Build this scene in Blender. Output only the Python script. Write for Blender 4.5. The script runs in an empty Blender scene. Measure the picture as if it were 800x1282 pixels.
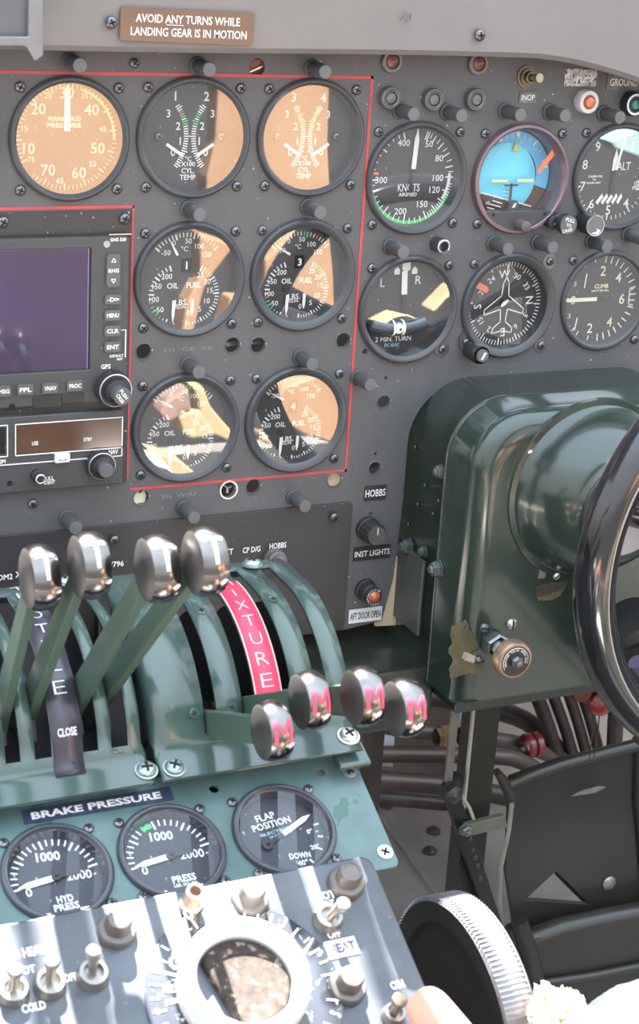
import bpy, bmesh, math, random
from mathutils import Vector, Matrix
random.seed(7)
PI = math.pi
S = bpy.context.scene
COL = S.collection

# ------------------------------------------------------------------ camera, world, sun, exposure
IMG_W, IMG_H, F_PX = 800.0, 1282.0, 2130.13
YAW, PITCH, ROLL = math.radians(25.51), math.radians(19.878), math.radians(3.574)
CAM = Vector((0, -1.1117, 1.0))
FWD = Vector((math.sin(YAW)*math.cos(PITCH), math.cos(YAW)*math.cos(PITCH), -math.sin(PITCH)))
_r = Vector((math.cos(YAW), -math.sin(YAW), 0)); _u = _r.cross(FWD)
RIGHT = math.cos(ROLL)*_r + math.sin(ROLL)*_u
UP = -math.sin(ROLL)*_r + math.cos(ROLL)*_u
cam_data = bpy.data.cameras.new('camera'); cam = bpy.data.objects.new('camera', cam_data); COL.objects.link(cam)
cam_data.sensor_fit = 'VERTICAL'; cam_data.sensor_height = 36.0; cam_data.sensor_width = 36.0
cam_data.lens = F_PX*36.0/IMG_H
cam_data.clip_start = 0.02; cam_data.clip_end = 50
M = Matrix.Identity(4)
for i, v in enumerate((RIGHT, UP, -FWD)):
    for j in range(3): M[j][i] = v[j]
M.translation = CAM
cam.matrix_world = M
cam_data.dof.use_dof = True; cam_data.dof.focus_distance = 1.27; cam_data.dof.aperture_fstop = 20.0
S.camera = cam
S.view_settings.view_transform = 'Standard'; S.view_settings.look = 'None'
S.view_settings.exposure = 1.02; S.view_settings.gamma = 1.0; S.view_settings.use_curve_mapping = False

W = bpy.data.worlds.new('sky'); S.world = W; W.use_nodes = True
nt = W.node_tree; nt.nodes.clear()
out = nt.nodes.new('ShaderNodeOutputWorld'); bg = nt.nodes.new('ShaderNodeBackground')
tc = nt.nodes.new('ShaderNodeTexCoord'); sp = nt.nodes.new('ShaderNodeSeparateXYZ'); cr = nt.nodes.new('ShaderNodeValToRGB')
mr = nt.nodes.new('ShaderNodeMapRange'); mr.inputs['From Min'].default_value = -1
nt.links.new(tc.outputs['Generated'], sp.inputs[0]); nt.links.new(sp.outputs['Z'], mr.inputs['Value'])
nt.links.new(mr.outputs[0], cr.inputs[0]); nt.links.new(cr.outputs[0], bg.inputs[0]); nt.links.new(bg.outputs[0], out.inputs[0])
e = cr.color_ramp.elements
e[0].position = 0.0; e[0].color = (0.30, 0.28, 0.27, 1)
e[1].position = 1.0; e[1].color = (1.6, 1.95, 2.3, 1)
for p, c in ((0.47, (0.40, 0.39, 0.39, 1)), (0.56, (0.80, 0.82, 0.86, 1)), (0.72, (0.95, 1.02, 1.10, 1)), (0.84, (1.45, 1.70, 1.95, 1))):
    k = e.new(p); k.color = c
bg.inputs[1].default_value = 1.0

sun_d = bpy.data.lights.new('sun', 'SUN'); sun = bpy.data.objects.new('sun', sun_d); COL.objects.link(sun)
sun_d.energy = 48.0; sun_d.angle = math.radians(0.6); sun_d.color = (1.0, 0.95, 0.88)
SUN_TO = Vector((0.05, 0.56, 0.83)).normalized()          # towards the sun: ahead, over the glare shield
sun.rotation_euler = SUN_TO.to_track_quat('Z', 'Y').to_euler()

# ------------------------------------------------------------------ pixel to plane helpers
def ray(px, py): return FWD + (px-IMG_W/2)/F_PX*RIGHT - (py-IMG_H/2)/F_PX*UP
def on_y(px, py, Y=0.0): d = ray(px, py); return CAM + d*((Y-CAM.y)/d.y)
def on_x(px, py, X): d = ray(px, py); return CAM + d*((X-CAM.x)/d.x)
def on_z(px, py, Z): d = ray(px, py); return CAM + d*((Z-CAM.z)/d.z)
def on_p(px, py, O, n): d = ray(px, py); return CAM + d*((O-CAM).dot(n)/d.dot(n))

# ------------------------------------------------------------------ materials
MATS = {}
def mat(name, col, rough=0.5, metal=0.0, var=0.12, vscale=40, bump=0.0, bscale=300, spec=0.5, chips=None, chip_scale=60, chip_at=0.72, coat=0.0, emit=0.0, dust=0.0):
    if name in MATS: return MATS[name]
    m = bpy.data.materials.new(name); m.use_nodes = True
    n = m.node_tree; b = n.nodes['Principled BSDF']
    b.inputs['Roughness'].default_value = rough; b.inputs['Metallic'].default_value = metal
    b.inputs['Specular IOR Level'].default_value = spec; b.inputs['Coat Weight'].default_value = coat
    b.inputs['Coat Roughness'].default_value = 0.12
    tcn = n.nodes.new('ShaderNodeTexCoord')
    nz = n.nodes.new('ShaderNodeTexNoise'); nz.inputs['Scale'].default_value = vscale; nz.inputs['Detail'].default_value = 6
    n.links.new(tcn.outputs['Object'], nz.inputs['Vector'])
    ramp = n.nodes.new('ShaderNodeValToRGB')
    ramp.color_ramp.elements[0].position = 0.3; ramp.color_ramp.elements[1].position = 0.7
    ramp.color_ramp.elements[0].color = tuple(c*(1-var) for c in col) + (1,)
    ramp.color_ramp.elements[1].color = tuple(min(1, c*(1+var)) for c in col) + (1,)
    n.links.new(nz.outputs['Fac'], ramp.inputs[0])
    last = ramp.outputs[0]
    def overlay(last, color, scale, at, width=0.02, detail=8):
        n2 = n.nodes.new('ShaderNodeTexNoise'); n2.inputs['Scale'].default_value = scale; n2.inputs['Detail'].default_value = detail
        n.links.new(tcn.outputs['Object'], n2.inputs['Vector'])
        r2 = n.nodes.new('ShaderNodeValToRGB'); r2.color_ramp.elements[0].position = at; r2.color_ramp.elements[1].position = at+width
        n.links.new(n2.outputs['Fac'], r2.inputs[0])
        mx = n.nodes.new('ShaderNodeMixRGB'); n.links.new(r2.outputs[0], mx.inputs[0]); n.links.new(last, mx.inputs[1]); mx.inputs[2].default_value = color+(1,)
        return mx.outputs[0]
    if dust: last = overlay(last, (0.55, 0.55, 0.55), 260, 0.72-dust*0.1, 0.05, 3)
    if chips: last = overlay(last, chips, chip_scale, chip_at)
    n.links.new(last, b.inputs['Base Color'])
    if bump:
        nb = n.nodes.new('ShaderNodeTexNoise'); nb.inputs['Scale'].default_value = bscale; nb.inputs['Detail'].default_value = 3
        n.links.new(tcn.outputs['Object'], nb.inputs['Vector'])
        bp = n.nodes.new('ShaderNodeBump'); bp.inputs['Strength'].default_value = bump; bp.inputs['Distance'].default_value = 0.001
        n.links.new(nb.outputs['Fac'], bp.inputs['Height']); n.links.new(bp.outputs[0], b.inputs['Normal'])
    if emit:
        b.inputs['Emission Color'].default_value = tuple(col)+(1,); b.inputs['Emission Strength'].default_value = emit
    MATS[name] = m; return m

def glass(name, base=0.05, rough=0.0, tint=(1, 1, 1)):
    if name in MATS: return MATS[name]
    m = bpy.data.materials.new(name); m.use_nodes = True; n = m.node_tree; n.nodes.clear()
    o = n.nodes.new('ShaderNodeOutputMaterial'); t = n.nodes.new('ShaderNodeBsdfTransparent'); g = n.nodes.new('ShaderNodeBsdfGlossy')
    t.inputs[0].default_value = tuple(tint)+(1,); g.inputs['Roughness'].default_value = rough
    lw = n.nodes.new('ShaderNodeFresnel'); lw.inputs['IOR'].default_value = 1.45
    a = n.nodes.new('ShaderNodeMath'); a.operation = 'ADD'; a.inputs[1].default_value = base; a.use_clamp = True
    mx = n.nodes.new('ShaderNodeMixShader')
    n.links.new(lw.outputs[0], a.inputs[0]); n.links.new(a.outputs[0], mx.inputs[0]); n.links.new(t.outputs[0], mx.inputs[1]); n.links.new(g.outputs[0], mx.inputs[2])
    n.links.new(mx.outputs[0], o.inputs[0]); MATS[name] = m; return m

PANEL = mat('panel_paint', (0.108, 0.108, 0.113), 0.45, var=0.10, vscale=25, bump=0.10, bscale=700, dust=0.35)
PANEL2 = mat('sub_panel_paint', (0.046, 0.044, 0.045), 0.42, var=0.10, vscale=25, bump=0.10, bscale=700, dust=0.2)
BEZEL = mat('bezel_paint', (0.072, 0.073, 0.079), 0.33, var=0.08, dust=0.1)
BLACK = mat('satin_black', (0.030, 0.030, 0.032), 0.35, var=0.1)
DEEP = mat('deep_black', (0.008, 0.008, 0.008), 0.8, var=0.0)
DIAL = mat('dial_black', (0.052, 0.052, 0.056), 0.55, var=0.08, dust=0.25)
DIAL2 = mat('dial_blueblack', (0.034, 0.037, 0.052), 0.5, var=0.12, dust=0.5)
WHITE = mat('print_white', (0.86, 0.86, 0.84), 0.6, var=0.02)
CREAM = mat('print_cream', (0.92, 0.86, 0.62), 0.6, var=0.02)
PGREEN = mat('print_green', (0.10, 0.72, 0.22), 0.6, var=0.05)
PRED = mat('print_red', (0.85, 0.15, 0.13), 0.6, var=0.05)
PYEL = mat('print_yellow', (0.90, 0.72, 0.18), 0.6, var=0.05)
PORANGE = mat('print_orange', (0.95, 0.24, 0.10), 0.55, var=0.05)
STRIPE = mat('red_line_paint', (0.62, 0.07, 0.075), 0.5, var=0.15)
SCREW = mat('screw_steel', (0.20, 0.20, 0.21), 0.3, 0.85, var=0.2)
SCREWL = mat('screw_bright', (0.70, 0.70, 0.68), 0.3, 0.8, var=0.1)
POST = mat('post_lamp_grey', (0.075, 0.074, 0.076), 0.5, var=0.1, dust=0.2)
POSTCAP = mat('post_lamp_cap', (0.14, 0.138, 0.138), 0.5, var=0.1)
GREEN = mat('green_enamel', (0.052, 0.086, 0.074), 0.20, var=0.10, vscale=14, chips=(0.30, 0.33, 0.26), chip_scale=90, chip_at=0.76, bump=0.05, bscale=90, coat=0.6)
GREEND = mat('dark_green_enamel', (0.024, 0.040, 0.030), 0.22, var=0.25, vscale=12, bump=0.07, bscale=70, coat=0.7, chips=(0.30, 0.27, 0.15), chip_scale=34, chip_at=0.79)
OLIVED = mat('dark_olive_paint', (0.016, 0.018, 0.013), 0.4, var=0.25, vscale=20)
GREENL = mat('lever_green', (0.064, 0.105, 0.078), 0.38, var=0.08, chips=(0.55, 0.56, 0.40), chip_scale=55, chip_at=0.76)
PLATEG = mat('plate_green', (0.100, 0.165, 0.160), 0.32, var=0.16, vscale=50, chips=(0.05, 0.13, 0.11), chip_scale=42, chip_at=0.62, bump=0.06)
CHROME = mat('worn_chrome', (0.205, 0.190, 0.182), 0.15, 1.0, var=0.12, vscale=120)
KNOBSIDE = mat('knob_side', (0.050, 0.047, 0.046), 0.42, 0.3, var=0.1)
PINK = mat('pink_inlay', (0.50, 0.06, 0.12), 0.5, var=0.1)
PINKST = mat('mixture_red', (0.74, 0.045, 0.10), 0.32, var=0.08, vscale=60)
BOXBL = mat('trim_box_black', (0.050, 0.056, 0.069), 0.30, var=0.5, vscale=30, chips=(0.10, 0.10, 0.11), chip_scale=300, chip_at=0.66, coat=0.3)
BRASS = mat('brass', (0.55, 0.42, 0.25), 0.3, 0.9, var=0.15)
GLASS = glass('gauge_glass', 0.115)
GLASSB = glass('gauge_glass_low', 0.02)
BROWN = mat('nose_brown', (0.075, 0.058, 0.050), 0.6, var=0.3, vscale=20)
RUBBER = mat('black_rubber', (0.02, 0.02, 0.02), 0.45, var=0.2, vscale=60)

# ------------------------------------------------------------------ mesh builder
class MB:
    def __init__(self): self.v = []; self.f = []; self.mi = []; self.mats = []; self.sm = []
    def mid(self, m):
        if m not in self.mats: self.mats.append(m)
        return self.mats.index(m)
    def add(self, vs, fs, m, smooth=False, T=None):
        o = len(self.v)
        if T is not None: vs = [T @ Vector(p) for p in vs]
        self.v += [tuple(p) for p in vs]; k = self.mid(m)
        for f in fs: self.f.append(tuple(i+o for i in f)); self.mi.append(k); self.sm.append(smooth)
        return self
    def box(self, c, s, m, T=None):
        x, y, z = c; a, b, d = s[0]/2, s[1]/2, s[2]/2
        vs = [(x+i*a, y+j*b, z+k*d) for i in (-1, 1) for j in (-1, 1) for k in (-1, 1)]
        return self.add(vs, [(0, 1, 3, 2), (4, 6, 7, 5), (0, 4, 5, 1), (2, 3, 7, 6), (0, 2, 6, 4), (1, 5, 7, 3)], m, T=T)
    def lathe(self, prof, m, seg=32, T=None, smooth=True, a0=0, a1=2*PI, wob=None):
        """profile of (radius, outward height); axis is local -Y (outward)"""
        vs = []; fs = []; full = abs(a1-a0-2*PI) < 1e-6; n = seg if full else seg+1
        for (r, h) in prof:
            for i in range(n):
                a = a0+(a1-a0)*i/seg; rr = r*(wob(a, h) if wob else 1)
                vs.append((rr*math.sin(a), -h, rr*math.cos(a)))
        for k in range(len(prof)-1):
            for i in range(seg if full else seg):
                j = (i+1) % n if full else i+1
                fs.append((k*n+i, k*n+j, (k+1)*n+j, (k+1)*n+i))
        return self.add(vs, fs, m, smooth, T)
    def disc(self, r, h, m, seg=32, T=None):
        vs = [(r*math.sin(2*PI*i/seg), -h, r*math.cos(2*PI*i/seg)) for i in range(seg)]
        return self.add(vs, [tuple(range(seg))], m, T=T)
    def poly(self, pts, y, m, th=0.0, T=None):
        """flat polygon given in (x, z); th > 0 gives it a thickness backwards"""
        n = len(pts); a = sum(pts[i][0]*pts[(i+1) % n][1]-pts[(i+1) % n][0]*pts[i][1] for i in range(n))
        if a < 0: pts = pts[::-1]
        if not th: return self.add([(p[0], y, p[1]) for p in pts], [tuple(range(n))], m, T=T)
        vs = [(p[0], y, p[1]) for p in pts]+[(p[0], y+th, p[1]) for p in pts]
        fs = [tuple(range(n)), tuple(range(2*n-1, n-1, -1))]+[(i, i+n, (i+1) % n+n, (i+1) % n) for i in range(n)]
        return self.add(vs, fs, m, T=T)
    def tube(self, pts, r, m, seg=12, caps=True, T=None):
        pts = [Vector(p) for p in pts]; n = len(pts); rr = r if isinstance(r, (list, tuple)) else [r]*n
        vs = []; fs = []; prev = None
        for i, p in enumerate(pts):
            t = (pts[min(i+1, n-1)]-pts[max(i-1, 0)]).normalized()
            if prev is None: prev = t.orthogonal().normalized()
            prev = (prev-t*prev.dot(t)).normalized(); b = t.cross(prev)
            for k in range(seg):
                a = 2*PI*k/seg; vs.append(p+rr[i]*(math.cos(a)*prev+math.sin(a)*b))
        for i in range(n-1):
            for k in range(seg): fs.append((i*seg+k, i*seg+(k+1) % seg, (i+1)*seg+(k+1) % seg, (i+1)*seg+k))
        if caps: fs += [tuple(range(seg-1, -1, -1)), tuple(range((n-1)*seg, n*seg))]
        return self.add(vs, fs, m, True, T)
    def grid(self, fn, nu, nv, m, smooth=True, T=None, closed=False):
        vs = [fn(i/nu, j/nv) for i in range(nu+1) for j in range(nv+1)]
        fs = [(i*(nv+1)+j, (i+1)*(nv+1)+j, (i+1)*(nv+1)+j+1, i*(nv+1)+j+1) for i in range(nu) for j in range(nv)]
        return self.add(vs, fs, m, smooth, T)
    def mesh(self, name):
        me = bpy.data.meshes.new(name); me.from_pydata(self.v, [], self.f)
        for m in self.mats: me.materials.append(m)
        me.polygons.foreach_set('material_index', self.mi); me.polygons.foreach_set('use_smooth', self.sm)
        me.update()
        if any(self.sm):
            try: me.set_sharp_from_angle(angle=math.radians(38))
            except Exception: pass
        return me
    def obj(self, name, parent=None, loc=None, rot=None):
        o = bpy.data.objects.new(name, self.mesh(name)); COL.objects.link(o)
        if parent: o.parent = parent
        if loc: o.location = loc
        if rot: o.rotation_euler = rot
        return o

def put(name, me, parent=None, loc=(0, 0, 0), rot=(0, 0, 0)):
    o = bpy.data.objects.new(name, me); COL.objects.link(o); o.parent = parent; o.location = loc; o.rotation_euler = rot; return o
def tag(o, label, cat, group=None, kind=None):
    if label: o['label'] = label
    if cat: o['category'] = cat
    if group: o['group'] = group
    if kind: o['kind'] = kind
    return o
def thing(name, label, cat, loc=(0, 0, 0), rot=(0, 0, 0), group=None):
    o = bpy.data.objects.new(name, None); COL.objects.link(o); o.location = loc; o.rotation_euler = rot; o.empty_display_size = 0.01
    return tag(o, label, cat, group)
def bevel(o, w=0.001, seg=2, ang=35):
    b = o.modifiers.new('bevel', 'BEVEL'); b.width = w; b.segments = seg; b.limit_method = 'ANGLE'; b.angle_limit = math.radians(ang); b.harden_normals = False
    return o

# text as flat print, from the built-in font
_TX = {}
def text_geo(s, bold=0.0, shear=0.0, spacing=1.0):
    key = (s, bold, shear, spacing)
    if key not in _TX:
        c = bpy.data.curves.new('tmp', 'FONT'); c.body = s; c.size = 1.0; c.offset = bold; c.shear = shear; c.space_character = spacing
        c.resolution_u = 2; c.fill_mode = 'FRONT'
        o = bpy.data.objects.new('tmp', c); COL.objects.link(o)
        dg = bpy.context.evaluated_depsgraph_get(); me = bpy.data.meshes.new_from_object(o.evaluated_get(dg))
        vs = [tuple(v.co) for v in me.vertices]; fs = [tuple(p.vertices) for p in me.polygons]
        bpy.data.objects.remove(o); bpy.data.curves.remove(c); bpy.data.meshes.remove(me)
        xs = [v[0] for v in vs]; ys = [v[1] for v in vs]
        _TX[key] = ([(v[0]-(min(xs)+max(xs))/2, v[1]-(min(ys)+max(ys))/2) for v in vs], fs, max(xs)-min(xs), max(ys)-min(ys))
    return _TX[key]
def add_text(mb, s, x, z, h, y, m, rot=0.0, bold=0.0, w=None, shear=0.0, spacing=1.0, fn=None):
    """centred at (x, z), glyph height h, optional total width w, rot degrees clockwise; drawn in the local xz plane facing -Y"""
    vs, fs, tw, th = text_geo(s, bold, shear, spacing)
    k = h/th; kx = (w/tw) if w else k; a = -math.radians(rot); ca, sa = math.cos(a), math.sin(a)
    P = []
    for (u, v) in vs:
        u, v = u*kx, v*k; q = (x+u*ca-v*sa, z+u*sa+v*ca)
        P.append(fn(*q) if fn else (q[0], y, q[1]))
    mb.add(P, fs, m)

# plates with real holes, from a filled 2D curve
def plate(name, outline, holes, th, m, parent=None, loc=(0, 0, 0), rot=(0, 0, 0), bev=0.0):
    """outline and circular holes in (x, z); front face at local y=0, thickness th backwards"""
    c = bpy.data.curves.new('tmp', 'CURVE'); c.dimensions = '2D'; c.fill_mode = 'BOTH'; c.extrude = th/2-bev; c.bevel_depth = bev; c.bevel_resolution = 1
    def spl(pts):
        s = c.splines.new('POLY'); s.points.add(len(pts)-1)
        for i, p in enumerate(pts): s.points[i].co = (p[0], p[1], 0, 1)
        s.use_cyclic_u = True
    spl(outline)
    for h in holes:
        if len(h) == 3 and not isinstance(h[0], (tuple, list)):
            x, z, r = h; n = 40 if r > 0.01 else 20
            spl([(x+r*math.cos(2*PI*i/n), z+r*math.sin(2*PI*i/n)) for i in range(n)])
        else: spl(h)
    o = bpy.data.objects.new('tmp', c); COL.objects.link(o)
    dg = bpy.context.evaluated_depsgraph_get(); me = bpy.data.meshes.new_from_object(o.evaluated_get(dg))
    bpy.data.objects.remove(o); bpy.data.curves.remove(c)
    me.transform(Matrix(((1, 0, 0, 0), (0, 0, -1, th/2), (0, 1, 0, 0), (0, 0, 0, 1))))
    me.name = name; me.materials.clear(); me.materials.append(m)
    me.polygons.foreach_set('use_smooth', [False]*len(me.polygons))
    return put(name, me, parent, loc, rot)
def rrect(x0, z0, x1, z1, r, n=6):
    P = []
    for cx, cz, a in ((x1-r, z1-r, 0), (x0+r, z1-r, 90), (x0+r, z0+r, 180), (x1-r, z0+r, 270)):
        for i in range(n+1):
            t = math.radians(a+90*i/n); P.append((cx+r*math.cos(t), cz+r*math.sin(t)))
    return P
# ------------------------------------------------------------------ setting: nose compartment, floor, glare shield
def struct(name, mb): o = mb.obj(name); o['kind'] = 'structure'; return o
FLOOR_M = mat('floor_alloy', (0.34, 0.305, 0.28), 0.42, 0.25, var=0.25, vscale=9, bump=0.1, bscale=40)
fl = struct('floor', MB().box((0.55, -0.35, -0.012), (3.0, 2.9, 0.02), FLOOR_M))
WALLF = mat('insulation_beige', (0.30, 0.25, 0.215), 0.8, var=0.35, vscale=14, bump=0.5, bscale=18)
struct('wall_front', MB().box((0.7, 0.86, 0.5), (2.4, 0.02, 1.04), WALLF))
SIDE = mat('side_skin', (0.10, 0.10, 0.085), 0.6, var=0.2)
struct('wall_right', MB().box((1.75, 0.05, 0.3), (0.02, 2.2, 0.62), SIDE))
struct('wall_right', MB().box((1.75, 0.45, 0.77), (0.02, 0.84, 0.4), SIDE))
# ledge over the instrument panel keeps the nose compartment dark; its aft lip is the visible glare shield
GS = mat('glare_shield_grey', (0.222, 0.206, 0.200), 0.42, var=0.10, vscale=9, bump=0.06, bscale=250, chips=(0.10, 0.09, 0.085), chip_scale=14, chip_at=0.73)
gs = thing('glare_shield', 'wide grey metal glare shield overhanging the instrument panel at its top', 'glare shield')
def gs_edge(t):
    X = 0.20+0.75*t; dip = 0.0
    if X > 0.66: dip = -0.022*((X-0.66)/0.12)**1.7
    return X, 0.8985+dip-0.001*math.sin(t*9)
def gs_fn(u, v):
    X, z = gs_edge(u)
    prof = [(-0.026, 0.0), (-0.029, 0.0005), (-0.032, 0.004), (-0.034, 0.05), (-0.036, 0.14), (-0.030, 0.182), (0.0, 0.190), (0.90, 0.195)]
    k = v*(len(prof)-1); i = min(int(k), len(prof)-2); f = k-i
    return (X, prof[i][0]*(1-f)+prof[i+1][0]*f, z+prof[i][1]*(1-f)+prof[i+1][1]*f)
mb = MB(); mb.grid(gs_fn, 48, 14, GS)
o = mb.obj('shield_plate', gs); so = o.modifiers.new('thick', 'SOLIDIFY'); so.thickness = 0.003; so.offset = -1
mb = MB(); mb.box((0.575, 0.42, 1.088), (2.4, 0.9, 0.01), GS); mb.obj('top_deck', gs)

# shared small hardware meshes (outward = -Y)
def cross_mb(r, h, w=0.26):
    mb = MB(); return mb
def screw_mesh(name, r, m, slot=False, countersunk=False, washer=0):
    mb = MB()
    if washer: mb.lathe([(washer, 0), (washer, r*0.15), (r*0.8, r*0.22)], m, 20)
    if countersunk: mb.lathe([(r, 0), (r, r*0.08), (0, r*0.16)], m, 20); hh = r*0.17
    else: mb.lathe([(r*0.98, 0), (r, r*0.25), (r*0.9, r*0.48), (r*0.62, r*0.66), (0.0001, r*0.72)], m, 18); hh = r*0.70
    a = random.random()*PI; T = Matrix.Rotation(a, 4, 'Y')
    for k in ((0,) if slot else (0, 1)):
        mb.box((0, -hh, 0), (r*1.15 if not slot else r*1.7, r*0.10, r*0.26), DEEP, T @ Matrix.Rotation(k*PI/2, 4, 'Y'))
    return mb.mesh(name)
SCR = [screw_mesh('screw', 0.0037, SCREW) for _ in range(4)]
SCRW = [screw_mesh('screw', 0.0034, SCREW, washer=0.0062) for _ in range(2)]
def put_screw(parent, x, z, y=0.0, scale=1.0, big=False, meshes=None, name='screw'):
    o = put(name, random.choice(meshes or (SCRW if big else SCR)), parent, (x, y, z), (0, random.random()*3, 0)); o.scale = (scale,)*3; return o

# ------------------------------------------------------------------ the main instrument panel
GC = dict(man=(0.3294, 0.8383), c1=(0.4170, 0.8391), c2=(0.5051, 0.8390), kn=(0.5918, 0.8096), at=(0.6800, 0.8084), al=(0.7683, 0.8090),
          o1=(0.4175, 0.7404), o2=(0.5050, 0.7405), tu=(0.5930, 0.7114), co=(0.6808, 0.7108), cl=(0.7690, 0.7110), o3=(0.4183, 0.6309), o4=(0.5060, 0.6310), edge=(0.2405, 0.8383))
def xz(px, py, Y=0.0): p = on_y(px, py, Y); return (p.x, p.z)
holes = [(x, z, 0.0385) for (x, z) in GC.values()]
HOLES = [(180, 440, .0058), (291, 432, .0058), (323, 432, .0058), (429.5, 426, .0056), (177, 623, .0060), (285, 613, .0060), (317, 609, .0058),
         (418.5, 600, .0058), (480, 503, .0052), (469, 586, .0052), (322, 84, .0060)]
SMALLH = [(457, 440, .0021), (470.5, 583-28+17, .0), (483, 473, .0013), (463, 580-12, .0), (464, 643, .0016), (470, 568, .0012), (482, 473, .0)]
for (px, py, r) in HOLES: holes.append(xz(px, py)+(r,))
for (px, py, r) in SMALLH:
    if r: holes.append(xz(px, py)+(r,))
ctl = [(497, 688), (492, 725), (479, 775)]
notch = []
NX0, NZ1, NR, NX1 = 0.6025, 0.6520, 0.047, 0.832
for i in range(9):
    t = math.radians(180-90*i/8); notch.append((NX0+NR+NR*math.cos(t), NZ1-NR+NR*math.sin(t)))
for i in range(9):
    t = math.radians(90-90*i/8); notch.append((NX1-0.04+0.04*math.cos(t), NZ1-0.04+0.04*math.sin(t)))
outline = [(0.15, 0.935), (0.15, 0.452), (0.5600, 0.452), (0.592, 0.456)] + [xz(*p) for p in ctl[::-1][1:]] + [(NX0, 0.56)] + notch + [(NX1, 0.44), (0.98, 0.44), (0.98, 0.935)]
panel = thing('instrument_panel', 'dark grey metal instrument panel filled with round gauges and framed by thin red lines', 'instrument panel')
plate('panel_sheet', outline, holes, 0.003, PANEL, panel)
# red stripes painted round the engine gauges and the navigation display
def stripe(p0, p1, w=0.0019, y=-0.0004):
    a = Vector((p0[0], 0, p0[1])); b = Vector((p1[0], 0, p1[1])); d = (b-a).normalized(); nrm = Vector((-d.z, 0, d.x))*w/2; a = a-d*w/2; b = b+d*w/2
    mb = MB(); mb.poly([((a+nrm).x, (a+nrm).z), ((b+nrm).x, (b+nrm).z), ((b-nrm).x, (b-nrm).z), ((a-nrm).x, (a-nrm).z)], y, STRIPE, 0.0006)
    return mb.obj('red_line', panel)
ZT, ZB, XR = xz(300, 94.5)[1], xz(300, 600.5)[1], xz(449, 345)[0]
XL = xz(163, 430)[0]; ZM = xz(80, 260)[1]
stripe((0.15, ZT), (XR, ZT)); stripe((XR, ZT), (XR, ZB)); stripe((XL+0.003, ZB), (XR, ZB)); stripe((0.15, ZM), (XL, ZM)); stripe((XL, ZM), (XL, ZB+0.01), 0.0013)
# lower left sub panel sheet
sx1, sz1 = xz(440, 628)
for nm, x0, z0, x1, z1, y in (('sub_panel', 0.15, 0.4535, sx1, sz1, -0.0022),):
    o = plate(nm, rrect(x0, z0, x1, z1, 0.003), [], 0.002, PANEL2, panel, (0, y, 0), bev=0.0004)
mb = MB()
def ptext(s, px, py, hpx, m=WHITE, wpx=None, bold=0.012, y=-0.0003, rot=0.0, mbx=None):
    """flat lettering on the panel, sized from its height on the photograph"""
    X, Z = xz(px, py, y); k = (on_y(px, py-hpx/2, y)-on_y(px, py+hpx/2, y)).z
    w = None
    if wpx: w = (on_y(px+wpx/2, py, y)-on_y(px-wpx/2, py, y)).x
    q = MB(); add_text(q, s, X, Z, k, y, m, rot, bold, w); q.obj('lettering', panel)
yy = -0.0045
for s, px, py, w in (('COM2', 3, 723, 26), ('XPDR', 34, 718, 30), ('DME 2', 66, 714, 26), ('ADF/796', 138, 707, 34), ('ATT', 284, 691, 16), ('CP D/G', 315, 688, 22), ('HOBBS', 348, 683, 21)):
    ptext(s, px, py, 7.2, WHITE, w, 0.02, yy)
ptext('OI  GE  RE', 236, 437, 4.5, mat('worn_print', (0.26, 0.26, 0.26), 0.7), 62, 0.0)
ptext('EG  W/RF', 225, 620, 4.8, MATS['worn_print'], 44, 0.0)
for (px, py, y) in ((168, 79, 0), (372, 645, -.0045), (141, 673, -.0045), (415, 645, -.0045), (443, 345, 0), (41, 630, 0)):
    if (px, py) in ((372, 645), (443, 345)): continue
    x, z = xz(px, py); put_screw(panel, x, z, y, 0.95)
# things seen inside or ringing the open holes
for (px, py, r) in HOLES[:10]:
    x, z = xz(px, py); MB().lathe([(r, -0.0032), (r, 0.0006), (r+0.0008, 0.0005), (r+0.0012, 0)], PANEL, 24).obj('hole_rim', panel, (x, 0, z))
TAN = mat('tan_plug', (0.42, 0.30, 0.20), 0.6, var=0.2, vscale=90)
CREAMP = mat('cream_label', (0.85, 0.80, 0.62), 0.6, var=0.1)
x, z = xz(418.5, 600); MB().disc(0.0058, 0, TAN).obj('hole_plug', panel, (x, 0.0012, z))
x, z = xz(177, 623); m2 = MB(); m2.poly([(-.005, -.006), (.004, -.0055), (.0052, 0), (.0035, .004), (0, .0015), (-.002, .0055), (-.0045, .004)], 0.004, CREAMP, 0.001); m2.obj('torn_label', panel, (x, 0, z))
x, z = xz(286, 613); m2 = MB(); m2.lathe([(.0062, 0), (.0062, .001), (.0074, .001), (.0074, 0)], SCREWL, 24); m2.tube([(-.003, .004, .003), (.001, .004, 0), (.001, .004, -.004)], .0009, SCREWL, 6); m2.tube([(.001, .004, 0), (.004, .004, .001)], .0009, SCREWL, 6); m2.obj('hole_clip', panel, (x, 0, z))
for (px, py) in ((291, 436), (323, 436)):
    x, z = xz(px, py); m2 = MB(); m2.tube([(-.02, .012, 0), (.02, .012, 0.001)], .0011, SCREWL, 8); m2.obj('wire', panel, (x, 0, z))
x, z = xz(322, 84); m2 = MB(); m2.box((0, .006, 0), (.014, .002, .009), mat('red_brown', (.25, .09, .06), .5)); m2.box((0, .004, -.002), (.012, .001, .001), SCREWL, Matrix.Rotation(-.4, 4, 'Y')); m2.obj('hole_insert', panel, (x, 0, z))
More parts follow.
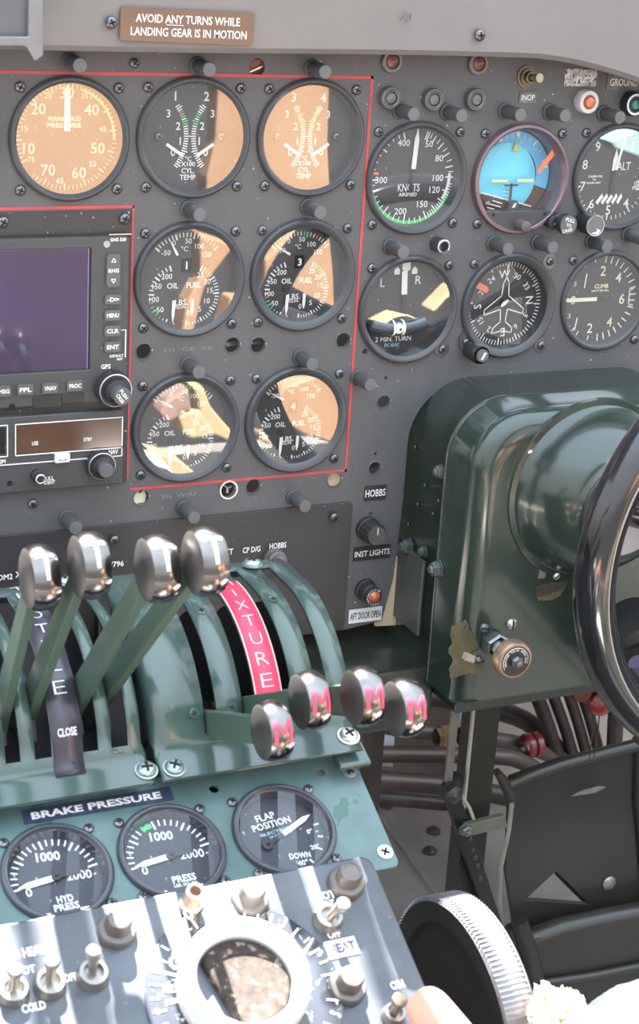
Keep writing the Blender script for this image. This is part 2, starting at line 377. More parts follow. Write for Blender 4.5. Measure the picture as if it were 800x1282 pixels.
# ------------------------------------------------------------------ gauges
class Dial:
    """markings on a dial; coordinates in units of the glass radius R, angle in degrees clockwise from 12"""
    def __init__(self, R, y): self.mb = MB(); self.R = R; self.y = y; self.k = 0
    def lay(self): self.k += 1; return self.y-0.00003*self.k-0.0002
    def tick(self, a, r0, r1, w=0.02, m=WHITE):
        t = math.radians(a); d = (math.sin(t), math.cos(t)); n = (d[1]*w/2, -d[0]*w/2); R = self.R
        self.mb.poly([((d[0]*r0+n[0])*R, (d[1]*r0+n[1])*R), ((d[0]*r1+n[0])*R, (d[1]*r1+n[1])*R), ((d[0]*r1-n[0])*R, (d[1]*r1-n[1])*R), ((d[0]*r0-n[0])*R, (d[1]*r0-n[1])*R)], self.y-0.0003, m)
    def ticks(self, a0, a1, n, r0, r1, w=0.02, m=WHITE, big=0, rb=None, wb=None):
        for i in range(n+1):
            b = big and i % big == 0
            self.tick(a0+(a1-a0)*i/n, (rb if b and rb is not None else r0), r1, (wb or w*1.5) if b else w, m)
    def rtick(self, cx, cz, a, r0, r1, w=0.02, m=WHITE):
        t = math.radians(a); d = (math.sin(t), math.cos(t)); n = (d[1]*w/2, -d[0]*w/2); R = self.R
        self.mb.poly([((cx+d[0]*q+s*n[0])*R, (cz+d[1]*q+s*n[1])*R) for q, s in ((r0, 1), (r1, 1), (r1, -1), (r0, -1))], self.y-0.0003, m)
    def arc(self, a0, a1, r0, r1, m, cx=0, cz=0, y=None, n=24):
        P = []
        for r, rng in ((r0, range(n+1)), (r1, range(n, -1, -1))):
            for i in rng:
                t = math.radians(a0+(a1-a0)*i/n); P.append(((cx+r*math.sin(t))*self.R, (cz+r*math.cos(t))*self.R))
        vs = [(p[0], self.y-0.00015 if y is None else y, p[1]) for p in P]; N = len(P)
        self.mb.add(vs, [(i, N-1-i, N-2-i, i+1) for i in range(n)], m)
    def text(self, s, x, z, h, m=WHITE, rot=0, bold=0.01, w=None, y=None):
        add_text(self.mb, s, x*self.R, z*self.R, h*self.R, self.y-0.00035 if y is None else y, m, rot, bold, w*self.R if w else None)
    def poly(self, pts, m, dy=0.0004, th=0.0): self.mb.poly([(p[0]*self.R, p[1]*self.R) for p in pts], self.y-dy, m, th)
    def line(self, pts, w, m=WHITE, closed=False, dy=0.0004):
        n = len(pts)
        for i in range(n if closed else n-1):
            a = Vector(pts[i]); b = Vector(pts[(i+1) % n]); d = (b-a).normalized(); q = Vector((-d.y, d.x))*w/2; a -= d*w/2; b += d*w/2
            self.poly([tuple(a+q), tuple(b+q), tuple(b-q), tuple(a-q)], m, dy)

def needle(R, y, a, r0, r1, w, m, parent, tip=0.25, th=0.0006, name='needle', tail=None, cx=0, cz=0):
    mb = MB(); rt = r1-(r1-r0)*tip
    P = [(-w/2, r0), (w/2, r0), (w/2, rt), (0.004, r1), (-0.004, r1), (-w/2, rt)]
    T = Matrix.Translation((cx*R, 0, cz*R)) @ Matrix.Rotation(math.radians(a), 4, 'Y')
    mb.poly([(p[0]*R, p[1]*R) for p in P], y, m, th, T)
    if tail: mb.poly([(-w*.4*R, -tail*R), (w*.4*R, -tail*R), (w*.3*R, r0*R), (-w*.3*R, r0*R)], y, BLACK, th, T)
    return mb.obj(name, parent)

def gauge(key, label, loc, draw, rot=(0, 0, 0), Ro=0.0415, Rg=0.0362, hs=0.0335, dial_m=None, glass_m=None, depth=0.007, bez=None, screws=4, bigscr=(), proud=0.0042, scr_scale=1.0, group=None, skip=()):
    g = thing(key, label, 'gauge', loc, rot, group)
    bm_ = bez or BEZEL
    MB().lathe([(Ro, 0.0), (Ro, proud*0.5), (Ro-0.0008, proud*0.85), (Ro-0.0018, proud), (Ro-0.0030, proud*0.95), (Rg+0.0008, proud*0.55), (Rg, proud*0.35), (Rg-0.0003, -0.002), (Rg-0.0012, -depth)], bm_, 56).obj('bezel', g)
    MB().lathe([(Rg-0.0005, -depth-0.001), (Rg+0.0015, -0.004), (Rg+0.0015, -0.045), (0.001, -0.046)], BLACK, 40).obj('case', g)
    MB().disc(Rg-0.0008, 0, dial_m or DIAL, 56).obj('dial', g, (0, depth, 0))
    d = Dial(Rg, depth); draw(d, g)
    if d.mb.f: d.mb.obj('dial_markings', g)
    MB().disc(Rg+0.0002, 0, glass_m or GLASS, 56).obj('glass', g, (0, -proud*0.32, 0))
    for i, (sx, sz) in enumerate(((-1, 1), (1, 1), (1, -1), (-1, -1))[:screws]):
        if i in skip: continue
        put_screw(g, sx*hs, sz*hs, 0, scr_scale, i in bigscr)
    return g

def at2(key, y=0.0): return (GC[key][0], y, GC[key][1])

def d_man(d, g):
    K = 166.0
    for s, x, z, b in (('10', -117, -33, 1), ('15', -130, 27, 0), ('20', -88, 85, 1), ('25', -58, 125, 0), ('30', 0, 133, 1), ('35', 55, 125, 0), ('40', 78, 83, 1), ('45', 115, 25, 0),
                       ('50', 99, -32, 1), ('55', 83, -80, 0), ('60', 40, -107, 1), ('65', -20, -130, 0), ('70', -57, -98, 1), ('75', -110, -65, 0)):
        d.text(s, x/K, z/K, 0.20 if b else 0.10, CREAM, 0, 0.0)
    d.text('MANIFOLD', -.04, .34, .085, CREAM, w=.62, bold=.02); d.text('PRESSURE', -.05, .22, .085, CREAM, w=.64, bold=.02)
    d.ticks(-118, 222, 68, .88, .96, .013, CREAM, 5, .83, .02); d.arc(18, 92, .885, .925, PYEL)
    needle(d.R, d.y-.0016, 0, .12, .95, .11, WHITE, g, .12)
gauge('manifold_pressure_gauge', 'manifold pressure gauge with cream numerals and a white needle pointing straight up', at2('man'), d_man, Rg=0.0365)

def cyl(a, tops):
    def f(d, g):
        n = 26
        for side in (-1, 1):
            cx = side*0.98
            for i in range(n+1):
                t = -38+76*i/n; big = i % 6 == 1
                ang = (90 if side < 0 else -90)+(t if side < 0 else -t)
                col = WHITE
                if side < 0 and i == 3: col = PRED
                if 4 <= i <= 8: col = PGREEN if i != 6 else WHITE
                d.rtick(cx, 0, ang, .86, .985 if big else .955, .022, col)
            for s, x, z in (('3', .44, .42), ('2', .24, .19), ('1', .19, -.09), ('0', .33, -.30)): d.text(s, side*x, z, .145, WHITE, 0, .012)
            needle(d.R, d.y-.0016, side*57, 0, .40, .060, WHITE, g, .02, cx=side*.14, cz=-.36)
            put_screw(g, side*.63*d.R, 0, d.y-.001, .85)
        for i, s in enumerate(tops): d.text(s, (-.31, .31)[i], .74, .17, WHITE, 0, .015)
        for s, z, h, w in (('°C', -.42, .09, .13), ('X100', -.52, .09, .28), ('CYL.', -.645, .10, .26), ('TEMP', -.77, .10, .32)): d.text(s, -.02, z, h, WHITE, 0, .015, w)
    return f
gauge('cylinder_temperature_gauge', 'twin scale cylinder temperature gauge marked 1 and 2, beside the manifold pressure gauge', at2('c1'), cyl(0, '12'), Rg=.0365)
gauge('cylinder_temperature_gauge', 'twin scale cylinder temperature gauge marked 3 and 4, inside the red outline corner', at2('c2'), cyl(1, '34'), Rg=.0365)

def oil(num, tneedle, redgreen):
    def f(d, g):
        for i in range(19):
            a = -47+94*i/18; big = i in (0, 6, 11, 18)
            c = WHITE
            if redgreen and i in (10, 11): c = PGREEN
            if redgreen and i in (14,): c = PRED
            d.tick(a, .77 if big else .80, .89, .036 if big else .022, c)
        for s, x, z in (('-50', -.43, .50), ('0', -.27, .69), ('50', .03, .72), ('100', .26, .61), ('150', .42, .44), ('°C', -.05, .57)): d.text(s, x, z, .105, WHITE, 0, .008)
        cx, cz, r = -.13, -.36, .62
        for i in range(19):
            a = -20-150*i/18; big = i % 4 == 0
            c = WHITE
            if 11 <= i <= 14: c = PGREEN
            if i in (10, 17): c = PRED
            d.rtick(cx, cz, a, r-.10 if big else r-.07, r+.02, .032 if big else .022, c)
        cx = .07
        for i in range(26):
            a = 25+158*i/25; big = i % 5 == 0
            d.rtick(cx, cz, a, r-.10 if big else r-.07, r+.02, .032 if big else .020, PGREEN if 2 <= i <= 4 else WHITE)
        for s, x, z in (('200', -.40, .03), ('150', -.60, -.16), ('100', -.65, -.42), ('50', -.52, -.63), ('25', .30, .04), ('20', .45, -.10), ('15', .52, -.28), ('10', .46, -.49), ('5', .31, -.65), ('0', .07, -.72)):
            d.text(s, x, z, .11, WHITE, 0, .008)
        d.text('OIL', -.27, -.16, .115, WHITE, 0, .012); d.text('FUEL', .17, -.16, .115, WHITE, 0, .012, .30)
        d.text('LBS.', -.08, -.50, .12, WHITE, 0, .012); d.text('SQ.IN.', -.09, -.60, .075, WHITE, 0, .015, .24)
        MB().box((0, 0, 0), (.20*d.R, .0008, .27*d.R), DEEP).obj('number_window', g, (0, d.y-.0004, .24*d.R))
        d.text(num, 0, .24, .16, WHITE, 0, .03, y=d.y-.001)
        needle(d.R, d.y-.0016, tneedle, .10, .50, .05, WHITE, g, .8, cx=-.15+.0, cz=.36)
        needle(d.R, d.y-.0016, 182, 0, .44, .065, WHITE, g, .35, cx=-.25, cz=-.45)
        needle(d.R, d.y-.0016, 181, 0, .33, .065, WHITE, g, .3, cx=.14, cz=-.44)
        for x in (-.28, .08): MB().disc(.07*d.R, 0, BLACK, 16).obj('needle_hub', g, (x*d.R, d.y-.0012, -.32*d.R))
        for x0, x1 in ((-.78, -.28), (.28, .78)): d.line([(x0, .36), (x1, .36)], .008, BEZEL)
    return f
gauge('oil_fuel_gauge', 'oil and fuel gauge numbered 1, directly above the pair of round holes', at2('o1'), oil('1', -29, False), Rg=.0360)
gauge('oil_fuel_gauge', 'oil and fuel gauge numbered 3 with bold red and green marks, beside the red line', at2('o2'), oil('3', -60, True), Rg=.0345)
gauge('oil_fuel_gauge', 'oil and fuel gauge numbered 2 in the bottom row, next to the radio', at2('o3'), oil('2', -62, True), Rg=.0350)
gauge('oil_fuel_gauge', 'oil and fuel gauge numbered 4, filling the bottom corner of the red outline', at2('o4'), oil('4', -62, False), Rg=.0345, skip=(3,))
gauge('pressure_gauge', 'gauge of which only the bezel rim shows at the frame edge by the manifold gauge', at2('edge'), lambda d, g: d.ticks(0, 350, 35, .85, .95), Rg=.0365)

def d_kn(d, g):
    d.arc(112, 266, .90, .985, PGREEN); d.arc(86, 122, .84, .905, WHITE); d.arc(262, 272, .90, .98, PYEL)
    A = [(-16, 1), (-24, 0), (-33, 0), (-42, 0), (-51, 1), (-60, 0), (-70, 0), (-80, 0), (-94, 1), (18, 1), (21, 1), (25, 0), (31, 1), (38, 0), (45, 1), (53, 0), (60, 1), (69, 0), (77, 1), (84, 0), (91, 1)]
    A += [(96+i*3.6, i % 4 == 0) for i in range(1, 16)] + [(155+i*8, i % 4 == 0) for i in range(0, 14)]
    for a, b in A: d.tick(a, .78 if b else .84, .96, .028 if b else .022)
    for s, x, z in (('400', -.24, .68), ('50', .34, .66), ('80', .60, .37), ('100', .61, -.03), ('120', .55, -.27), ('150', .29, -.56), ('200', -.20, -.70), ('300', -.69, -.06)):
        d.text(s, x, z, .135, WHITE, 0, .006)
    d.tick(-85, .76, .97, .055, PORANGE)
    d.text('KNOTS', -.05, -.22, .16, WHITE, 0, .006, .50); d.text('AIRSPEED', -.06, -.36, .075, WHITE, 0, .02, .42)
    for x in (-.27, .20): MB().disc(.035*d.R, 0, BLACK, 14).obj('dial_rivet', g, (x*d.R, d.y-.0004, .02*d.R))
    needle(d.R, d.y-.0016, 3, .16, .99, .10, WHITE, g, .28, tail=.32)
gauge('airspeed_indicator', 'airspeed dial reading KNOTS with a green arc and a white needle near the top', at2('kn'), d_kn)

def d_turn(d, g):
    d.poly([(-.09, .95), (.10, .95), (.10, .80), (.04, .76), (-.04, .76), (-.09, .80)], WHITE)
    for s in (-1, 1): d.poly([(s*.14+.0, .70), (s*.27, .70), (s*.27, .80), (s*.20, .86), (s*.14, .80)], WHITE)
    d.text('L', -.52, .54, .18, WHITE, 0, .0); d.text('R', .31, .57, .18, WHITE, 0, .0)
    d.text('2 MIN. TURN', -.18, -.67, .105, WHITE, 0, .015, .84); d.text('DC ELEC', -.20, -.80, .07, mat('print_blue', (.45, .65, .85), .6), 0, .015, .35)
    needle(d.R, d.y-.0016, -3, .28, .78, .13, WHITE, g, .02, tail=.1)
    tube = MB(); P = []
    for i in range(15):
        t = math.radians(-20+40*i/14); P.append((1.85*math.sin(t)*d.R-.18*d.R, d.y-.0045, (-.40+1.85-1.85*math.cos(t))*d.R))
    tube.tube(P, .155*d.R, mat('inclinometer_fluid', (.06, .07, .085), .08, coat=1), 14); tube.obj('slip_tube', g)
    for x in (-.29, -.07):
        m2 = MB(); m2.tube([(x*d.R, d.y-.004, -.37*d.R), (x*d.R, d.y-.004, -.70*d.R)], .15*d.R*.18, WHITE, 8)
        m2 = MB(); m2.lathe([(.165*d.R, -.001), (.175*d.R, 0), (.165*d.R, .001)], WHITE, 20, Matrix.Translation((x*d.R, d.y-.0045, -.395*d.R)) @ Matrix.Rotation(PI/2, 4, 'Z')); m2.obj('index_wire', g)
    m2 = MB()
    m2.lathe([(.001, -.14*d.R), (.10*d.R, -.10*d.R), (.14*d.R, 0), (.10*d.R, .10*d.R), (.001, .14*d.R)], WHITE, 18); m2.obj('slip_ball', g, (-.18*d.R, d.y-.0062, -.395*d.R))
gauge('turn_indicator', 'turn and slip dial marked L, R and 2 MIN. TURN with a ball tube', at2('tu'), d_turn, hs=.0325, bigscr=(2,), skip=(3,))

def d_comp(d, g):
    for i in range(72):
        a = i*5+3; b = i % 6 == 0
        d.tick(a, .80 if b else .86, .965, .030 if b else .024)
    L = ('W', '30', '33', 'N', '3', '6', 'E', '12', '15', 'S', '21', '24')
    for i, s in enumerate(L):
        a = -4+i*30; t = math.radians(a); d.text(s, .67*math.sin(t), .67*math.cos(t), .19 if s in 'WNES' else .135, WHITE, a if s in 'WNES' else a, .012 if s in 'WNES' else .004)
    pl = [(0.0, .86), (0.0, .60), (-.055, .46), (-.07, .18), (-.40, -.13), (-.39, -.24), (-.07, -.12), (-.05, -.40), (-.20, -.55), (-.19, -.66), (0, -.60)]
    pl = [(x*1.28, z*1.03) for x, z in pl]
    full = pl[1:]+[(-x, z) for x, z in pl[-2:0:-1]]
    d.line(full, .026, WHITE, True, .0016); d.line([pl[0], pl[1]], .026, WHITE, False, .0016)
    d.poly([(-.10, -.04), (-.04, .04), (.08, .10), (.11, .06), (.04, -.02), (-.06, -.08)], WHITE, .0018)
    m2 = MB(); m2.lathe([(.10*d.R, 0), (.09*d.R, .0006), (.001, .0008)], BLACK, 18); m2.obj('needle_hub', g, (0, d.y-.0008, 0))
    d.poly([(-.93, .46), (-.88, .60), (-.50, .42), (-.44, .34), (-.50, .26), (-.58, .30)], PORANGE, .0019, .0006)
gyro = gauge('directional_gyro', 'compass card dial with a white aeroplane outline and an orange bug', at2('co'), d_comp, bigscr=(1, 2), skip=(3,), Rg=.0345)
def d_climb(d, g):
    for i in range(9): d.tick(4+i*10.2, .80, .96, .030, CREAM if i < 3 else WHITE)
    for i in range(9): d.tick(176-i*10.2, .80, .96, .030, WHITE)
    d.line([(.86, .19), (.78, .17), (.79, -.16), (.90, -.18)], .030); 
    for a in (-14, -32, 192, 212, 222): d.tick(a, .84, .95, .026)
    for i in range(8): d.tick(229+i*5, .90, .96, .018)
    for s, x, z, h in (('2', 0.02, .62, .22), ('4', .44, .46, .22), ('6', .60, -.03, .23), ('4', .34, -.54, .21), ('2', -.16, -.66, .22), ('0', -.68, -.01, .20), ('.5', -.68, .35, .10), ('.5', -.74, -.36, .10)): d.text(s, x, z, h, CREAM, 0, .006)
    d.line([(-.40, .55), (-.42, .27)], .032, CREAM); d.line([(-.52, -.42), (-.56, -.68)], .032, CREAM)
    d.text('CLIMB', .02, .28, .10, CREAM, 0, .02, .36); d.text('1000 FT PER MIN.', .0, .18, .045, CREAM, 0, .03, .46)
    needle(d.R, d.y-.0016, -90, .08, .92, .085, CREAM, g, .08, tail=.3)
gauge('climb_indicator', 'climb rate dial with cream numerals and a cream needle pointing at zero', at2('cl'), d_climb, Ro=.0408, Rg=.0362, skip=(3,), proud=.003)
def d_alt(d, g):
    for i in range(50):
        a = i*7.2+2
        if 100 < a < 262: d.tick(a, .80 if i % 5 == 0 else .86, .95, .030 if i % 5 == 0 else .018)
        elif a < 45 or a > 318: d.tick(a, .86, .94, .02)
    for i, s in enumerate('0123456789'):
        if s == '0': continue
        t = math.radians(i*36); d.text(s, .74*math.sin(t)-.02, .74*math.cos(t), .20, WHITE, 0, .006)
    d.text('ALT', .25, .19, .17, WHITE, 0, .006, .34); d.text('CALIBRATED', -.44, -.02, .045, WHITE, 0, .03, .36); d.text('TO', -.46, -.09, .045, WHITE, 0, .03); d.text('20,000 FEET', -.46, -.16, .045, WHITE, 0, .03, .36)
    d.arc(200, 340, .595, .61, BLACK); d.text('1000', .66, -.15, .08, WHITE, -20, .02); d.text('FEET', .64, -.25, .08, WHITE, -20, .02)
    for i in range(5): d.poly([(-.36+i*.13, -.56), (-.31+i*.13, -.62), (-.18+i*.12, -.46), (-.22+i*.12, -.38)][::1], WHITE)
    needle(d.R, d.y-.0016, 1, .10, .55, .12, WHITE, g, .5, name='short_needle', tail=.4); needle(d.R, d.y-.0024, 12, .12, .93, .055, WHITE, g, .1, tail=.2)
alt_g = gauge('altimeter', 'altimeter dial reading ALT with a striped flag at its lower side', at2('al'), d_alt, Rg=.0368, skip=(3,))

# attitude indicator
PINKM = mat('pinkish_anodised', (0.24, 0.175, 0.20), 0.28, 0.55, var=0.1)
SKY = mat('attitude_blue', (0.17, 0.66, 0.86), 0.5, var=0.04); SKY2 = mat('attitude_blue_ring', (0.15, 0.52, 0.84), 0.5, var=0.04)
EARTH = mat('attitude_brown', (0.135, 0.072, 0.058), 0.5, var=0.1)
R = 0.034
g = att_g = thing('attitude_indicator', 'attitude indicator with cyan sky above brown ground and an orange pointer', 'gauge', at2('at'))
MB().lathe([(.0415, 0), (.0415, .003), (.0405, .0048), (.0385, .0052), (.0372, .004), (.0352, -.003), (.0345, -.014)], PINKM, 56).obj('bezel', g)
MB().lathe([(.0347, -.014), (.0375, -.006), (.0375, -.05), (.001, -.05)], BLACK, 40).obj('case', g)
# outer roll ring: blue over brown, split on a tilted horizon
yb = .0135
d = Dial(R, yb); tilt = 12
d.arc(-80+tilt, 96+tilt, .66, 1.0, SKY2, y=yb, n=40); d.arc(96+tilt, 280+tilt, .66, 1.0, EARTH, y=yb, n=40)
for a in (-30, -20, -10, 0, 10, 20, 30, 45, 60): d.tick(a+8, .84, .99 if a % 30 == 0 else .95, .03 if a % 30 == 0 else .016)
d.poly([(.02, .98), (.16, .98), (.09, .85)], WHITE); d.line([(-.35, .74), (-.37, .96)], .02); d.tick(78, .73, .97, .035)
d.line([(-.16, .60), (-.33, .78)], .014); d.line([(.14, .66), (.20, .76)], .014)
d.mb.obj('roll_ring', g)
# inner ball: a shallow dome split by the horizon
mb = MB(); n = 96; hz = math.radians(14); BR = .79*R
def dome(r, a): return (-.17*R+r*math.sin(a), yb-.0015-.0035*(1-(r/BR)**2), -.05*R+r*math.cos(a))
for k in range(24):
    for i in range(n):
        a0, a1 = 2*PI*i/n, 2*PI*(i+1)/n; r0, r1 = BR*k/24, BR*(k+1)/24; rm, am = (r0+r1)/2, (a0+a1)/2
        x, z = rm*math.sin(am), rm*math.cos(am)
        if z+.47*R+x*math.tan(hz)*1.0 > 0: mb.add([dome(r0, a0), dome(r1, a0), dome(r1, a1), dome(r0, a1)], [(0, 1, 2, 3)], SKY, True)
        else: mb.add([dome(r0, a0), dome(r1, a0), dome(r1, a1), dome(r0, a1)], [(0, 1, 2, 3)], EARTH, True)
mb.obj('horizon_ball', g)
d = Dial(R, yb-.0055)
d.line([(-.80, -.34), (.50, -.66)], .022)
for i in range(4): d.line([(-.50-.06*i, -.52-.075*i), (-.26-.03*i, -.585-.08*i)], .022)
for i in range(4): d.line([(-.26, -.13-.09*i), (-.10, -.16-.09*i)], .014)
d.text('10', -.62, -.57, .08); d.mb.obj('pitch_scale', g)
m2 = MB(); m2.poly([(-.015, .018), (-.0012, .013), (-.0052, .0225)][::1], yb-.007, PYEL); m2 = MB()
m2.poly([(-.08*R, .56*R), (.08*R, .56*R), (0, .78*R)], 0, mat('amber_mark', (.72, .50, .14), .5), .0005); m2.obj('roll_pointer', g, (0, yb-.0045, 0))
for s in (-1, 1):
    m2 = MB(); m2.box((s*.33*R-.08*R, 0, -.07*R), (.42*R, .0008, .06*R), mat('wing_yellow', (.80, .72, .30), .5)); m2.obj('wing_bar', g, (0, yb-.008, 0))
m2 = MB(); m2.box((-.10*R, 0, -.36*R), (.05*R, .0008, .46*R), BEZEL); m2.box((-.10*R, 0, -.17*R), (.34*R, .0008, .04*R), BEZEL)
m2.poly([(-.20*R, -.80*R), (.20*R, -.80*R), (.10*R, -.52*R), (-.05*R, -.50*R)], -.0002, BEZEL, .0006); m2.poly([(-.05*R, -.68*R), (0, -.58*R), (.07*R, -.56*R), (.04*R, -.66*R)], -.0006, WHITE)
m2.obj('aircraft_symbol', g, (0, yb-.0085, 0))
m2 = MB(); m2.poly([(.50*R, .16*R), (.55*R, .07*R), (.92*R, .52*R), (.86*R, .66*R)], 0, PORANGE, .0008); m2.obj('warning_flag', g, (0, yb-.0105, 0))
mb = MB(); P = [(.0385*math.sin(math.radians(a)), .0385*math.cos(math.radians(a))) for a in range(129, 232, 6)]
mb.poly(P, -.0046, BEZEL, .018); bz = mb.obj('lower_plate', g)
for sx in (-.0225, .0225): m2 = MB(); m2.disc(.0012, 0, DEEP, 12); m2.obj('rivet_hole', g, (sx, -.0048, -.0262))
m2 = MB(); m2.lathe([(.0042, 0), (.0042, .012), (.0036, .0125), (.0001, .0128)], mat('mauve_knob', (.13, .10, .11), .45), 20); m2.obj('cage_knob', g, (0, -.0046, -.0335))
MB().disc(.0350, 0, GLASSB, 48).obj('glass', g, (0, -.001, 0))
for sx, sz in ((-1, 1), (1, 1), (-1, -1)): put_screw(g, sx*.0335, sz*.0335)
# ------------------------------------------------------------------ post lamps
PB = MB(); PB.lathe([(.0064, 0), (.0064, .0012), (.0052, .002), (.0050, .002), (.0050, .0215), (.0047, .0222)], POST, 22); PB = PB.mesh('lamp_barrel')
PC = MB(); PC.lathe([(.0047, .0222), (.0045, .0226), (.0001, .0227)], POSTCAP, 22); PC = PC.mesh('lamp_cap')
lamps = [((100, 82), 'above the manifold pressure gauge'), ((262, 87), 'on the red line above the first cylinder temperature gauge'), ((407, 90), 'near the top right corner of the red line'),
         ((518, 143), 'above the airspeed dial'), ((578, 145), 'between the airspeed dial and the attitude indicator'), ((651.5, 144), 'above the attitude indicator'),
         ((707.5, 145), 'right of the attitude indicator, below the foil label'), ((776, 147), 'above the altimeter'),
         ((250, 269), 'between the first cylinder temperature gauge and the oil gauge beneath it'), ((401, 266), 'over the oil gauge with bold red marks'), ((505, 316), 'above the turn indicator'),
         ((636, 312), 'above the compass dial'), ((692, 310), 'between the compass dial and the climb dial'), ((760, 309), 'above the climb dial'), ((806, 300), 'at the frame edge above the climb dial'),
         ((249, 466), 'below the wide pair of holes, next to the radio'), ((391, 456), 'over the bottom oil gauge in the red corner'), ((463.5, 482), 'below the turn indicator, outside the red line'),
         ((243, 648), 'at the sub panel edge over the fourth throttle knob'), ((382, 634), 'at the sub panel edge under the tan plugged hole'), ((95, 661), 'behind the throttle levers at the sub panel edge')]
for (px, py), w in lamps:
    p = on_y(px, py, -.0222); t = thing('post_lamp', 'short grey post lamp '+w, 'lamp', (p.x, -.0002 if py < 600 or True else 0, p.z), (0, 0, 0), 'post lamps on the instrument panel')
    put('lamp_barrel', PB, t); put('lamp_cap', PC, t)
# ------------------------------------------------------------------ indicator lights, switches, labels
def round_light(name, px, py, label, lens, ring, Ro=.0078, tall=.006, ri=.0055, dome=.002, cat='indicator light', ringm2=None):
    p = on_y(px, py, -tall); t = thing(name, label, cat, (p.x, 0, p.z))
    MB().lathe([(Ro, 0), (Ro, tall*.8), (Ro-.0006, tall), (ri, tall), (ri, tall-.002)], ring, 28).obj('ring', t)
    MB().lathe([(ri, tall-.002), (ri*.96, tall-.001), (ri*.7, tall-.001+dome*.7), (.0001, tall-.001+dome)], lens, 24).obj('lens', t)
    return t
LENS = mat('dim_lens', (.13, .135, .14), .25, coat=.5); RINGG = mat('ring_grey', (.17, .17, .175), .35, .4)
AMB = mat('amber_lens', (.60, .17, .06), .15, coat=.8); AMBD = mat('dark_amber_lens', (.22, .09, .07), .2, coat=.5, var=.4, vscale=300)
for px, py, w in ((490, 123, 'first of three, nearest the red line'), (544, 125, 'middle of the three over the airspeed dial'), (597, 125, 'next to the attitude indicator, last of the grey trio')):
    t = round_light('warning_light', px, py, 'round unlit grey warning light, '+w, LENS, RINGG, .0080, .005, .0048)
    MB().lathe([(.0072, .0046), (.0060, .0056), (.0052, .0050)], LENS, 24).obj('inner_ring', t)
for px, py, w in ((492, 77, 'above the airspeed dial'), (600, 80, 'above the attitude indicator')):
    round_light('warning_light', px, py, 'dark amber round light under the glare shield '+w, AMBD, RINGG, .0082, .003, .0055)
t = round_light('warning_light', 738, 128, 'glowing amber light in a thick white ring', AMB, mat('white_ring', (.62, .60, .58), .4), .0088, .008, .0052, .004)
MB().lathe([(.0056, .0076), (.0050, .0090), (.0044, .0085)], mat('lens_ring', (.45, .2, .12), .3, .6), 24).obj('lens_ring', t)
t = round_light('warning_light', 796, 131, 'green lensed light in a black and white ring under the ground label', mat('green_lens', (.03, .20, .17), .15, coat=.8), BLACK, .0092, .008, .0048, .003)
MB().lathe([(.0080, .0081), (.0066, .0083), (.0064, .0081)], WHITE, 24).obj('white_ring', t)
p = on_y(668, 98, -.010); t = thing('toggle_switch', 'brass toggle switch above the INOP label', 'switch', (p.x, 0, p.z))
MB().lathe([(.0085, 0), (.0085, .001), (.0062, .0012), (.0062, .003), (.0045, .0032), (.0042, .007), (.0030, .0072)], mat('olive_brass', (.16, .14, .10), .35, .7), 20).obj('collar', t)
m = MB(); m.tube([(0, -.006, 0), (.0005, -.012, .0005), (.001, -.017, .001)], [.0022, .0026, .0034], mat('old_brass', (.42, .38, .24), .28, .8), 14); m.obj('lever', t)
def placard(name, px, py, wpx, hpx, label, bgm, rows, Y=-.0008, fg=WHITE, cat='label', rot=0, th=.0006, bold=.012):
    p = on_y(px, py, Y); a = on_y(px-wpx/2, py, Y); b = on_y(px+wpx/2, py, Y); c = on_y(px, py-hpx/2, Y); e2 = on_y(px, py+hpx/2, Y)
    w, h = (b-a).x, (c-e2).z; t = thing(name, label, cat, (p.x, Y, p.z), (0, math.radians(rot), 0))
    m = MB(); m.poly(rrect(-w/2, -h/2, w/2, h/2, h*.06, 2), 0, bgm, th); m.obj('plate', t)
    m = MB()
    for s, x, z, hh, ww in rows: add_text(m, s, x*w, z*h, hh*h, -.00025, fg, 0, bold, ww*w if ww else None)
    m.obj('lettering', t); return t
FOIL = mat('worn_foil', (.50, .49, .49), .45, .3, var=.5, vscale=220, chips=(.05, .05, .05), chip_scale=420, chip_at=.56)
FOILD = mat('worn_grey_foil', (.17, .17, .17), .45, .3, var=.5, vscale=130)
placard('label', 661, 122, 21, 14, 'small grey label reading INOP', FOILD, [('INOP', .0, 0, .52, .78)])
placard('label', 727, 97, 40, 22, 'scratched silver foil label, its words worn away except PUMP', FOIL, [('PUMP', .16, -.10, .34, .55)])
placard('label', 800, 103, 78, 20, 'torn grey label reading GROUND cut by the frame edge', FOILD, [('GROUND P', -.20, -.02, .46, .53)])
placard('label', 470, 617, 27, 18, 'black label reading HOBBS', BLACK, [('HOBBS', 0, 0, .50, .92)])
placard('label', 466, 692, 46, 17, 'black label reading INST LIGHTS beneath the ribbed knob', BLACK, [('INST LIGHTS', 0, 0, .42, .94)])
placard('label', 457.5, 770, 41, 17, 'white label reading AFT DOOR OPEN in black letters', mat('label_white', (.85, .85, .85), .5), [('AFT DOOR OPEN', 0, 0, .52, .92)], fg=DEEP)
# ribbed dimmer knob
p = on_y(472, 671, -.018); t = thing('dimmer_knob', 'ribbed black dimmer knob above the INST LIGHTS label', 'knob', (p.x, 0, p.z))
m = MB(); m.lathe([(.0098, 0), (.0098, .004), (.0088, .0045), (.0086, .017), (.0078, .0185)], BLACK, 64, wob=lambda a, h: 1+(.035*math.copysign(1, math.sin(a*16)) if .0044 < -h*-1 < .018 else 0)); m.obj('knob_skirt', t)
m = MB(); m.lathe([(.0079, .0180), (.0074, .0190), (.0001, .0188)], mat('knob_grey_top', (.07, .07, .07), .4), 30); m.box((0, -.0191, .004), (.0006, .0002, .006), WHITE); m.obj('knob_top', t)
